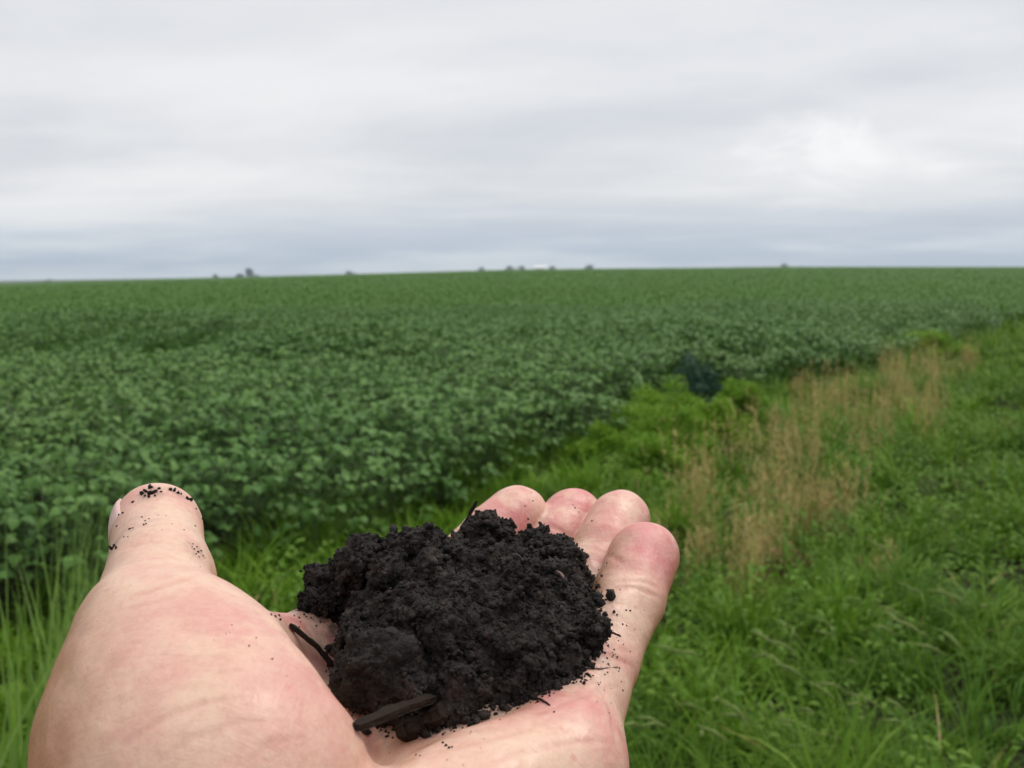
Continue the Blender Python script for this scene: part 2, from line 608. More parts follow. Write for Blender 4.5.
def blades_np(base, az, length, lean, curl, width, segs=5, twist=0.0):
    """grass blades as tapering bent strips"""
    n = len(base)
    t = np.linspace(0, 1, segs + 1)
    ang = lean[:, None] + curl[:, None] * t[None, :] ** 1.3          # angle from vertical
    step = length[:, None] / segs
    mid = (ang[:, 1:] + ang[:, :-1]) / 2
    h = np.concatenate([np.zeros((n, 1)), np.cumsum(np.sin(mid) * step, 1)], 1)
    zz = np.concatenate([np.zeros((n, 1)), np.cumsum(np.cos(mid) * step, 1)], 1)
    cx = base[:, None, 0] + np.sin(az)[:, None] * h
    cy = base[:, None, 1] + np.cos(az)[:, None] * h
    cz = base[:, None, 2] + zz
    w = width[:, None] * (0.55 + 0.45 * np.sin(np.pi * np.minimum(t * 1.4 + 0.1, 1) ** 0.8))[None] * (1 - t ** 2.2)[None] * 0.5
    w = np.maximum(w, width[:, None] * 0.04)
    tw = az[:, None] + twist * t[None] * np.sign(np.sin(az * 37))[:, None]
    sx, sy = np.cos(tw) * w, -np.sin(tw) * w
    c = np.stack([cx, cy, cz], -1)
    s = np.stack([sx, sy, 0 * sx], -1)
    v = np.stack([c - s, c + s], 2)            # n, segs+1, 2, 3
    k = (segs + 1) * 2
    q = np.array([(2 * i, 2 * i + 1, 2 * i + 3, 2 * i + 2) for i in range(segs)])
    f = (q[None] + (np.arange(n) * k)[:, None, None]).reshape(-1, 4)
    return v.reshape(-1, 3), [f]


def tube_np(pts, rad, sides=6, cap=True):
    pts = np.asarray(pts, float); n = len(pts)
    rad = np.full(n, rad) if np.isscalar(rad) else np.asarray(rad, float)
    tan = np.gradient(pts, axis=0)
    tan /= np.linalg.norm(tan, axis=1, keepdims=True) + 1e-12
    ref = np.array([0, 0, 1.0]) if abs(tan[0][2]) < 0.9 else np.array([1.0, 0, 0])
    a = np.cross(tan, ref); a /= np.linalg.norm(a, axis=1, keepdims=True) + 1e-12
    b = np.cross(tan, a)
    th = np.linspace(0, TAU, sides, endpoint=False)
    ring = np.cos(th)[None, :, None] * a[:, None] + np.sin(th)[None, :, None] * b[:, None]
    v = (pts[:, None] + ring * rad[:, None, None]).reshape(-1, 3)
    q = []
    for i in range(n - 1):
        for j in range(sides):
            j2 = (j + 1) % sides
            q.append((i * sides + j, i * sides + j2, (i + 1) * sides + j2, (i + 1) * sides + j))
    fs = [np.array(q)]
    if cap:
        c0, c1 = len(v), len(v) + 1
        v = np.concatenate([v, pts[:1], pts[-1:]])
        fs.append(np.array([(c0, (j + 1) % sides, j) for j in range(sides)] +
                           [(c1, (n - 1) * sides + j, (n - 1) * sides + (j + 1) % sides) for j in range(sides)]))
    return v, fs


def trifoliates(n_leaf, heights, rad, rng, size=(0.047, 0.078), tmpl=None):
    """n_leaf trifoliate leaves on a plant of the given height; returns mesh parts, petioles"""
    parts, pet = [], []
    az = rng.random(n_leaf) * TAU
    rr = rad * np.sqrt(rng.random(n_leaf))
    hz = heights * (1.0 - 0.80 * rng.random(n_leaf) ** 1.7) * (1 - 0.22 * (rr / rad) ** 2)
    tip = np.stack([np.sin(az) * rr, np.cos(az) * rr, hz], -1)
    base = np.stack([np.sin(az) * rr * 0.1, np.cos(az) * rr * 0.1, np.maximum(hz - 0.16 - 0.1 * rng.random(n_leaf), 0.05)], -1)
    sz = rng.uniform(*size, n_leaf)
    tilt0 = rng.uniform(-0.05, 0.65, n_leaf)
    tmpl = tmpl or leaflet_template(True)
    laz, ltilt, lpos, lsz, lroll = [], [], [], [], []
    for k, da in enumerate((0.0, 1.5, -1.5)):
        a = az + da + rng.normal(0, 0.15, n_leaf)
        laz.append(a); ltilt.append(tilt0 + rng.normal(0.0, 0.2, n_leaf))
        lsz.append(sz * (1.0 if k == 0 else 0.9)); lroll.append(rng.normal(0, 0.32, n_leaf))
        lead = 0.018 if k == 0 else 0.004
        lpos.append(tip + np.stack([np.sin(a) * lead, np.cos(a) * lead, 0 * a], -1))
    R = frames(np.concatenate(laz), np.concatenate(ltilt), np.concatenate(lroll))
    s = np.concatenate(lsz)
    parts.append(instance_np(tmpl, R, np.concatenate(lpos), s))
    for b, tpt in zip(base, tip):
        mid = (b + tpt) / 2 + np.array([0, 0, 0.02])
        pet.append(tube_np([b, mid, tpt], [0.0022, 0.0018, 0.0014], 4, False))
    return parts, pet


# ------------------------------------------------------------------ soybean plants at the near edge, each its own
def soy_spots():
    out = []
    for row in range(-60, 80):
        for k in range(0, 140):
            # rows along direction (0.37, 0.93)
            a = row * 0.50 + random.uniform(-0.07, 0.07)
            b = k * 0.36 + random.uniform(-0.10, 0.10)
            x = a * 0.93 + b * 0.37 - 8
            y = -a * 0.37 + b * 0.93
            if y < 3.0: continue
            e = float(edge_side(np.array(x), np.array(y)))
            if e > -0.12: continue
            if hollow(np.array(x), np.array(y)) > 0.4: continue
            px, py, D = project(np.array([x, y, 0.65]))
            if D < 2 or px < -70 or px > 1100 or py > 700: continue
            out.append((D, x, y, px))
    out.sort()
    return out


SOY = soy_spots()
N_SOY = 250
NEAR_LIMIT = SOY[min(N_SOY, len(SOY) - 1)][0]


def build_soy_plants():
    protos = []
    rng = np.random.default_rng(5)
    for k in range(7):
        h = rng.uniform(0.66, 0.82)
        parts, pet = trifoliates(66, h, 0.35, rng)
        lv = mesh_np('leaves', *join(parts))
        lv.materials.append(SOY_LEAF)
        st = [tube_np([(0, 0, -0.03), (0.01, 0, h * 0.4), (0.0, 0.012, h * 0.85)], [0.006, 0.005, 0.003], 5)] + pet
        sm = mesh_np('stem', *join(st))
        sm.materials.append(STEM_M)
        protos.append((lv, sm))
    for D, x, y, px in SOY[:N_SOY]:
        lv, sm = random.choice(protos)
        e = float(edge_side(np.array(x), np.array(y)))
        root = empty('soybean_plant', (x, y, float(terrain(x, y))), random.uniform(0, TAU))
        s = random.uniform(0.88, 1.08) * (1 - 0.14 * float(smooth01(-0.7, 0, np.array(e))))
        root.scale = (s * 1.02, s * 1.02, s)
        obj('leaves', lv, None, root); obj('stem', sm, None, root)
        if px < 118: lab = 'leafy soybean plant in the near rows to the left of the thumb'
        elif px < 480: lab = 'leafy soybean plant in the near rows seen between thumb and fingertips'
        else: lab = 'leafy soybean plant on the crop edge above the fingertips and green weeds'
        tag(root, lab, 'soybean plant', 'soybean plants at the near edge of the field')


build_soy_plants()


def build_soy_crop():
    """all the crop beyond the nearest plants: uncountable leaves as one object"""
    rng = np.random.default_rng(21)
    parts = []
    bands = [(2.6, NEAR_LIMIT, 900, 1.0, True), (NEAR_LIMIT, 16, 900, 1.0, True), (16, 28, 560, 1.05, False), (28, 55, 260, 1.25, False), (55, 120, 75, 2.0, False), (120, 230, 20, 3.6, False)]
    for d0, d1, dens, sc, hi in bands:
        half = math.radians(43)
        area = half * (d1 * d1 - d0 * d0)
        n = int(area * dens)
        d = np.sqrt(rng.random(n) * (d1 * d1 - d0 * d0) + d0 * d0)
        a = (rng.random(n) * 2 - 1) * half
        x, y = d * np.sin(a), d * np.cos(a)
        ok = (edge_side(x, y) < -0.05) & (y > 1.5)
        if d0 < 3: ok &= (np.abs(a) > math.radians(29.5))      # the nearest plants in view are objects of their own
        x, y, d = x[ok], y[ok], d[ok]
        ch = canopy(x, y)
        keep = ch > 0.18
        x, y, d, ch = x[keep], y[keep], d[keep], ch[keep]
        n = len(x)
        nearh = hollow(x, y - 0.5) + hollow(x, y - 1.1)
        depth = np.minimum(rng.exponential(0.11 * sc, n), np.where(nearh > 0.1, 0.10, 0.5))
        z = terrain(x, y) + np.maximum(ch - depth, 0.03)
        R = frames(rng.random(n) * TAU, rng.uniform(-0.15, 0.70, n), rng.normal(0, 0.30, n))
        s = rng.uniform(0.046, 0.082, n) * sc
        parts.append(instance_np(leaflet_template(hi), R, np.stack([x, y, z], -1), s))
    near_parts, far_parts = parts[:3], parts[3:]
    tag(obj('soybean_crop', mesh_np('soybean_crop', *join(near_parts)), SOY_LEAF),
        'dense dark green soybean leaves covering the field behind the nearest plants', 'soybean crop', kind='stuff')
    tag(obj('distant_soybean_crop', mesh_np('distant_soybean_crop', *join(far_parts)), SOY_FAR),
        'smooth green distant soybean crop reaching towards the horizon', 'soybean crop', kind='stuff')


build_soy_crop()


# ------------------------------------------------------------------ grass verge
DRY_LINE = np.array([(1.05, 4.6), (1.50, 5.7), (2.05, 6.9), (2.6, 8.2), (3.3, 9.9), (4.4, 11.8), (6.4, 15.0)])
BARE = [(1.42, 5.15, 0.20), (1.72, 5.0, 0.22), (1.55, 3.40, 0.08), (2.4, 6.5, 0.2)]


def verge_height(x, y):
    p = np.stack([x, y, 0 * x], -1)
    h = 0.64 + 3.0 * (VN1.fbm(p + 5, 1 / 0.50, 2) - 0.5)
    for bx, by, br in BARE:
        h = h * (1 - 0.8 * np.exp(-((x - bx) ** 2 + (y - by) ** 2) / br ** 2))
    return np.clip(h, 0.16, 1.5)


def build_grass():
    rng = np.random.default_rng(33)
    parts, bright = [], []
    half = math.radians(42)
    # tufts: d range, tufts per square metre, blades per tuft, width factor, segments
    for d0, d1, dens, nb, wsc, segs in [(1.8, 4.4, 62, 44, 1.0, 6), (4.4, 7.5, 46, 32, 1.2, 5), (7.5, 13, 34, 20, 1.6, 4),
                                        (13, 26, 30, 11, 2.6, 3), (26, 75, 7, 8, 5.5, 3)]:
        n = int(half * (d1 * d1 - d0 * d0) * dens)
        d = np.sqrt(rng.random(n) * (d1 * d1 - d0 * d0) + d0 * d0)
        a = (rng.random(n) * 2 - 1) * half
        x, y = d * np.sin(a), d * np.cos(a)
        e = edge_side(x, y)
        vh = verge_height(x, y)
        ok = (e > -0.75) & (rng.random(n) < 0.60 + 0.6 * vh + 0.6 * (e < 0.4) + 0.5 * (d > 9))
        x, y, e, d, vh = x[ok], y[ok], e[ok], d[ok], vh[ok]
        n = len(x)
        tl = (0.06 + 0.24 * vh) * rng.uniform(0.5, 1.35, n) * np.where(e < 0.3, 1.15, 1.0)
        taz = rng.random(n) * TAU
        tw = rng.uniform(0.007, 0.0200, n) * wsc
        pn = VN1.fbm(np.stack([x, y, 0 * x + 9], -1), 1 / 0.7, 2)
        tb = (rng.random(n) < 0.75 * (1 - smooth01(0.2, 2.0, e)) + 0.6 * smooth01(0.47, 0.62, pn)) & (d < 13)
        k = np.repeat(np.arange(n), nb)
        m = len(k)
        sp = 0.035 * wsc ** 0.7
        az = rng.random(m) * TAU
        off = np.abs(rng.normal(0, sp, m))
        bx = x[k] + np.sin(az) * off; by = y[k] + np.cos(az) * off
        az = az + rng.normal(0, 0.5, m)
        # the tuft leans as a whole
        az = np.where(rng.random(m) < 0.45, taz[k] + rng.normal(0, 0.5, m), az)
        L = tl[k] * rng.uniform(0.55, 1.25, m)
        lean = np.abs(rng.normal(0.30, 0.25, m)); curl = np.abs(rng.normal(1.5, 0.7, m))
        w = tw[k] * rng.uniform(0.7, 1.2, m)
        base = np.stack([bx, by, terrain(bx, by) - 0.02], -1)
        br = tb[k]
        part = lambda q: blades_np(base[q], az[q], L[q], lean[q], curl[q], w[q], segs, 0.7)
        parts.append(part(~br))
        if br.any(): bright.append(part(br))
    tag(obj('grass', mesh_np('grass', *join(parts)), GRASS), 'thick mid green grass with curled blades over the verge beside the field', 'grass', kind='stuff')
    tag(obj('fresh_grass', mesh_np('fresh_grass', *join(bright)), GRASS_BRIGHT), 'bright green fresh grass along the foot of the crop and in the verge', 'grass', kind='stuff')

    # dead blades lying through the sward
    n = 3500
    d = np.sqrt(rng.random(n) * (12 ** 2 - 2.0 ** 2) + 2.0 ** 2)
    a = (rng.random(n) * 2 - 1) * half
    x, y = d * np.sin(a), d * np.cos(a)
    ok = (edge_side(x, y) > 0.2) & (VN1.fbm(np.stack([x, y, 0 * x + 2], -1), 1 / 0.6, 2) > 0.46)
    x, y = x[ok], y[ok]; n = len(x)
    base = np.stack([x, y, terrain(x, y) + rng.uniform(0, 0.16, n) * verge_height(x, y)], -1)
    tag(obj('dead_grass', mesh_np('dead_grass', *blades_np(base, rng.random(n) * TAU, rng.uniform(0.08, 0.26, n), rng.uniform(0.5, 1.3, n), rng.uniform(0.2, 1.0, n), rng.uniform(0.004, 0.008, n), 4, 0.6)), DRY),
        'thin tan dead blades scattered through the green verge grass', 'dead grass', kind='stuff')

    # broad leaved ground weeds between the grass
    n = 62000
    d = np.sqrt(rng.random(n) * (15 ** 2 - 2.2 ** 2) + 2.2 ** 2)
    a = rng.uniform(-0.25, 0.56, n)
    x, y = d * np.sin(a), d * np.cos(a)
    pn = VN2.fbm(np.stack([x, y, 0 * x + 4], -1), 1 / 0.9, 2)
    ok = (edge_side(x, y) > 0.1) & (pn > 0.47)
    x, y = x[ok], y[ok]; n = len(x)
    z = terrain(x, y) + 0.05 + 0.22 * verge_height(x, y) * rng.uniform(0.3, 1.0, n)
    R = frames(rng.random(n) * TAU, rng.uniform(-0.2, 0.8, n), rng.normal(0, 0.4, n))
    s = rng.uniform(0.022, 0.052, n)
    sc = np.stack([s * 0.62, s, s], -1)
    tag(obj('ground_weeds', mesh_np('ground_weeds', *join([instance_np(leaflet_template(True), R, np.stack([x, y, z], -1), sc)])), BROAD_LEAF),
        'small broad green weed leaves mixed into the verge grass', 'weeds', kind='stuff')


build_grass()


# ------------------------------------------------------------------ individual clumps on the verge
def g(x, y):
    return (x, y, float(terrain(np.array(x), np.array(y))))


def dry_clump_meshes(rng, h, n):
    base = np.stack([rng.normal(0, 0.07, n), rng.normal(0, 0.07, n), np.full(n, -0.02)], -1)
    L = h * rng.uniform(0.55, 1.1, n)
    az = rng.random(n) * TAU
    lean = np.abs(rng.normal(0.05, 0.07, n)); curl = np.abs(rng.normal(0.12, 0.15, n))
    stalks = blades_np(base, az, L, lean, curl, np.full(n, 0.0045), 4, 0.4)
    m = n
    b2 = np.stack([rng.normal(0, 0.09, m), rng.normal(0, 0.09, m), rng.uniform(-0.02, h * 0.45, m)], -1)
    low = blades_np(b2, rng.random(m) * TAU, h * rng.uniform(0.2, 0.5, m), rng.uniform(0.2, 0.9, m), rng.uniform(0.4, 1.8, m), np.full(m, 0.008), 4, 0.6)
    # feathery seed panicles up the top third of each stalk
    ang = lean + curl * 0.6
    hv = []
    for i in range(n):
        k = rng.integers(10, 22)
        t = rng.uniform(0.55, 1.0, k)
        r = np.sin(ang[i]) * L[i] * t
        p = base[i] + np.stack([np.sin(az[i]) * r * 0.75, np.cos(az[i]) * r * 0.75, np.cos(ang[i] * 0.8) * L[i] * t], -1)
        hv.append(blades_np(p, rng.random(k) * TAU, rng.uniform(0.025, 0.06, k), rng.uniform(0.2, 1.0, k), rng.uniform(0, 0.8, k), np.full(k, 0.006), 2))
    return mesh_np('dry_grass_clump', *join([stalks, low] + hv))


def build_dry():
    rng = np.random.default_rng(44)
    protos = [dry_clump_meshes(rng, hh, 24) for hh in (0.62, 0.72, 0.82, 0.68, 0.5)]
    for st in protos:
        st.materials.append(DRY)
    pts = []
    seg = np.linalg.norm(np.diff(DRY_LINE, axis=0), axis=1)
    cum = np.concatenate([[0], np.cumsum(seg)])
    N = 56
    for k in range(N):
        u = (k + rng.random()) / N
        s = cum[-1] * u ** 1.5
        x = np.interp(s, cum, DRY_LINE[:, 0]); y = np.interp(s, cum, DRY_LINE[:, 1])
        w = 0.24 + 0.04 * (y - 4)
        x += rng.normal(0, w); y += rng.normal(0, w)
        pts.append((x, y))
    for x, y in pts:
        root = obj('dry_grass_clump', protos[rng.integers(len(protos))], None, None, g(x, y))
        root.rotation_euler = (0, 0, rng.random() * TAU)
        s = rng.uniform(0.62, 1.12) * (0.74 if y < 5.4 else 0.94)
        root.scale = (s, s, s)
        if y < 6.6: lab = 'dry tan clump of grass beside the little finger, low on the verge'
        elif y < 10: lab = 'tall dry tan clump of grass standing in the middle of the verge'
        else: lab = 'dry tan clump of grass far along the verge near the crop edge'
        tag(root, lab, 'dry grass', 'dry grass clumps along the verge')

    # small heap of brown dead leaves on the verge
    n = 160
    p = np.stack([rng.normal(0, 0.07, n), rng.normal(0, 0.06, n), np.abs(rng.normal(0.09, 0.06, n))], -1)
    R = frames(rng.random(n) * TAU, rng.uniform(-0.5, 1.3, n), rng.normal(0, 0.7, n))
    o = empty('dead_weed', g(1.38, 4.95))
    obj('stem', mesh_np('stem', *tube_np([(0, 0, -0.03), (0.02, 0, 0.06), (0.05, 0.02, 0.12)], [0.006, 0.005, 0.003], 6)), DEAD, o)
    obj('leaves', mesh_np('leaves', *join([instance_np(leaflet_template(True), R, p, np.stack([np.full(n, 0.03), rng.uniform(0.04, 0.07, n), np.full(n, 0.05)], -1))])), DEAD, o)
    tag(o, 'low crumpled reddish brown dead weed below the dry grass', 'dead weed')


build_dry()


def bush(rng, r, h, n, leaf):
    """soft feathery weed: many narrow leaves spread through an uneven dome"""
    k = 26
    c = np.stack([rng.normal(0, r * 0.5, k), rng.normal(0, r * 0.5, k), np.zeros(k)], -1)
    c[:, 2] = h * rng.uniform(0.3, 0.95, k) * np.exp(-(np.hypot(c[:, 0], c[:, 1]) / r) ** 2 * 0.5)
    cr = r * rng.uniform(0.16, 0.36, k)
    w = rng.integers(0, k, n)
    d = rng.normal(0, 1, (n, 3)); d /= np.linalg.norm(d, axis=1, keepdims=True)
    p = c[w] + d * (cr[w] * rng.random(n) ** 0.5 * 1.25)[:, None]
    p[:, 2] = np.maximum(p[:, 2], 0.02)
    R = frames(np.arctan2(d[:, 0], d[:, 1]) + rng.normal(0, 0.5, n), rng.normal(-0.35, 0.5, n), rng.normal(0, 0.5, n))
    s = rng.uniform(0.6, 1.2, n) * leaf
    lv = mesh_np('leaves', *join([instance_np(leaflet_template(True), R, p, np.stack([s * 0.42, s, s], -1))]))
    st = []
    for i in range(k):
        st.append(tube_np([(0, 0, -0.03), tuple(c[i] * [0.4, 0.4, 0.45]), tuple(c[i] + [0, 0, cr[i] * 0.3])], [0.006, 0.0045, 0.002], 5))
    return lv, mesh_np('stems', *join(st))


def build_weeds():
    rng = np.random.default_rng(55)
    spec = [  # px of centre, distance, radius, height, label
        (662, 9.1, 0.33, 0.62, 'round feathery bright green weed against the dark hollow in the crop'),
        (738, 9.6, 0.25, 0.55, 'small round bright green weed right of the dark hollow in the crop'),
        (634, 8.3, 0.28, 0.52, 'bright yellow green weed above the ring finger, leftmost of the weed patch'),
        (674, 7.9, 0.34, 0.50, 'wide bright green weed in the front of the patch above the fingertips'),
        (716, 8.5, 0.28, 0.46, 'bright green weed beside the dry grass, below the small round weed'),
        (604, 7.9, 0.20, 0.36, 'dull green low weed at the crop foot above the middle finger'),
        (648, 7.2, 0.26, 0.40, 'low bright green weed just above the ring fingertip'),
        (925, 17.5, 0.5, 0.42, 'bright green weed far along the verge near the crop corner'),
    ]
    dark = leaf_material('dark_weed_leaf', (0.028, 0.072, 0.056), (0.040, 0.096, 0.070), (0.062, 0.130, 0.088), trans=0.15, spec=0.15)
    for px, y, r, h, lab in [(686, 10.7, 0.19, 0.74, 'dark bluish green plant standing in the hollow of the crop edge'),
                             (706, 11.0, 0.17, 0.60, 'lower dark bluish plant right of its taller neighbour in the crop hollow')]:
        lv, st = bush(rng, r, h, 1500, 0.05)
        root = empty('dark_weed', g((px - CX) / F * y, y), rng.random() * TAU)
        obj('leaves', lv, dark, root); obj('stems', st, STEM_M, root)
        tag(root, lab, 'weed', 'dark weeds in the crop hollow')
    for px, y, r, h, lab in spec:
        x = (px - CX) / F * y
        lv, st = bush(rng, r, h, int(6500 * r / 0.3), 0.034 if y < 12 else 0.06)
        root = empty('leafy_weed', g(x, y), rng.random() * TAU)
        obj('leaves', lv, WEED_LEAF, root); obj('stems', st, STEM_M, root)
        tag(root, lab, 'weed', 'leafy weeds at the crop edge')

    # foxtail grass with pale nodding seed heads
    protos = []
    for k in range(4):
        n = 26
        base = np.stack([rng.normal(0, 0.05, n), rng.normal(0, 0.05, n), np.full(n, -0.02)], -1)
        bl = blades_np(base, rng.random(n) * TAU, rng.uniform(0.25, 0.5, n), np.abs(rng.normal(0.3, 0.2, n)), np.abs(rng.normal(1.1, 0.4, n)), rng.uniform(0.007, 0.012, n), 6, 0.6)
        heads, stalks, ht = [], [], []
        for j in range(3):
            a = rng.normal(-1.4, 0.7); L = rng.uniform(0.36, 0.5)
            t = np.linspace(0, 1, 8)
            th = 0.15 + 1.55 * t ** 1.6
            xs = np.concatenate([[0], np.cumsum(np.sin(th[:-1]) * L / 7)])
            zs = np.concatenate([[0], np.cumsum(np.cos(th[:-1]) * L / 7)])
            b = rng.normal(0, 0.04, 2)
            pts = np.stack([b[0] + np.sin(a) * xs, b[1] + np.cos(a) * xs, zs], -1)
            stalks.append(tube_np(pts[:6], 0.0016, 4, False))
            hp = [tube_np(pts[5:], [0.003, 0.0055, 0.002], 6)]
            m = 90
            tt = rng.uniform(0, 1, m)
            q = pts[5] * (1 - tt)[:, None] + pts[7] * tt[:, None]
            hp.append(blades_np(q, rng.random(m) * TAU, np.full(m, 0.012), rng.uniform(0.4, 2.4, m), np.zeros(m), np.full(m, 0.0015), 1))
            heads.append(mesh_np('seed_head', *join(hp)))
        protos.append((mesh_np('foliage', *join([bl] + stalks)), heads))
    for a, b in protos:
        a.materials.append(GRASS)
        for q in b: q.materials.append(SEED)
    spots = [(788, 640), (830, 655), (848, 690), (870, 640), (800, 715), (752, 700), (905, 720), (935, 640), (960, 590), (985, 680),
             (725, 655), (890, 600), (1005, 620), (940, 735), (845, 745), (700, 735), (930, 560), (985, 520), (770, 760), (660, 745)]
    for px, py in spots:
        d = (CAM_H - 0.18) * F / max(py - 271 + 20, 60)
        x = (px - CX) / F * d
        a, b = protos[rng.integers(4)]
        root = empty('foxtail_grass', g(x, d), rng.normal(0, 0.5))
        s = rng.uniform(0.75, 1.0); root.scale = (s, s, s)
        obj('foliage', a, None, root)
        for q in b: obj('seed_head', q, None, root)
        if d < 3.6: lab = 'foxtail grass tuft with pale nodding seed heads low on the verge'
        else: lab = 'foxtail grass tuft with nodding seed heads farther up the verge'
        tag(root, lab, 'grass tuft', 'foxtail grass tufts on the verge')

    # tall pale blades at the left edge, beside the wrist
    spots = [(12, 2.5, 1.15, 'tall pale yellow green grass tuft at the left edge below the crop'),
             (40, 2.9, 0.98, 'slender grass tuft rising just left of the thumb'),
             (-4, 2.2, 0.92, 'long bladed grass tuft beside the wrist, lowest on the left'),
             (64, 3.3, 0.74, 'short pale grass tuft hidden partly by the wrist below the thumb')]
    for px, d, h, lab in spots:
        n = 60
        base = np.stack([rng.normal(0, 0.05, n), rng.normal(0, 0.05, n), np.full(n, -0.02)], -1)
        az = rng.normal(0.9, 0.9, n)
        bl = blades_np(base, az, h * rng.uniform(0.6, 1.1, n), np.abs(rng.normal(0.12, 0.1, n)), np.abs(rng.normal(0.42, 0.25, n)), rng.uniform(0.008, 0.014, n), 8, 0.5)
        o = obj('grass_tuft', mesh_np('grass_tuft', *join([bl])), GRASS_PALE, None, g((px - CX) / F * d, d))
        tag(o, lab, 'grass tuft', 'tall grass tufts by the wrist')

    # thin taller plants sticking out of the crop
    for px, d, h, lab in [(535, 17.0, 1.05, 'thin yellow green volunteer stalk standing above the crop, middle of the field'),
                          (618, 13.5, 0.95, 'faint pale stalk standing above the crop left of the dark hollow')]:
        n = 14
        base = np.zeros((n, 3)); base[:, :2] = rng.normal(0, 0.05, (n, 2))
        bl = blades_np(base, rng.random(n) * TAU, h * rng.uniform(0.7, 1.05, n), np.abs(rng.normal(0.06, 0.05, n)), np.abs(rng.normal(0.3, 0.25, n)), np.full(n, 0.016), 6)
        o = obj('tall_weed', mesh_np('tall_weed', *join([bl])), GRASS_PALE, None, g((px - CX) / F * d, d))
        tag(o, lab, 'weed')


build_weeds()


# ------------------------------------------------------------------ trees and shed on the horizon
def build_haze():
    import bmesh
    bm = bmesh.new()
    bmesh.ops.create_cube(bm, size=1.0)
    me = bpy.data.meshes.new('haze')
    bm.to_mesh(me); bm.free()
    o = obj('haze', me)
    o.scale = (3400, 3400, 48); o.location = (0, 1300, 10)
    m = bpy.data.materials.new('haze_air'); m.use_nodes = True
    t = NT(m.node_tree); t.n.clear()
    out = t.add('ShaderNodeOutputMaterial')
    vol = t.add('ShaderNodeVolumePrincipled')
    vol.inputs['Color'].default_value = (0.80, 0.88, 0.96, 1)
    vol.inputs['Density'].default_value = HAZE_DENSITY
    vol.inputs['Anisotropy'].default_value = 0.2
    t.l.new(vol.outputs[0], out.inputs['Volume'])
    me.materials.append(m)
    tag(o, kind='stuff')


HAZE_DENSITY = 0.00021
build_haze()


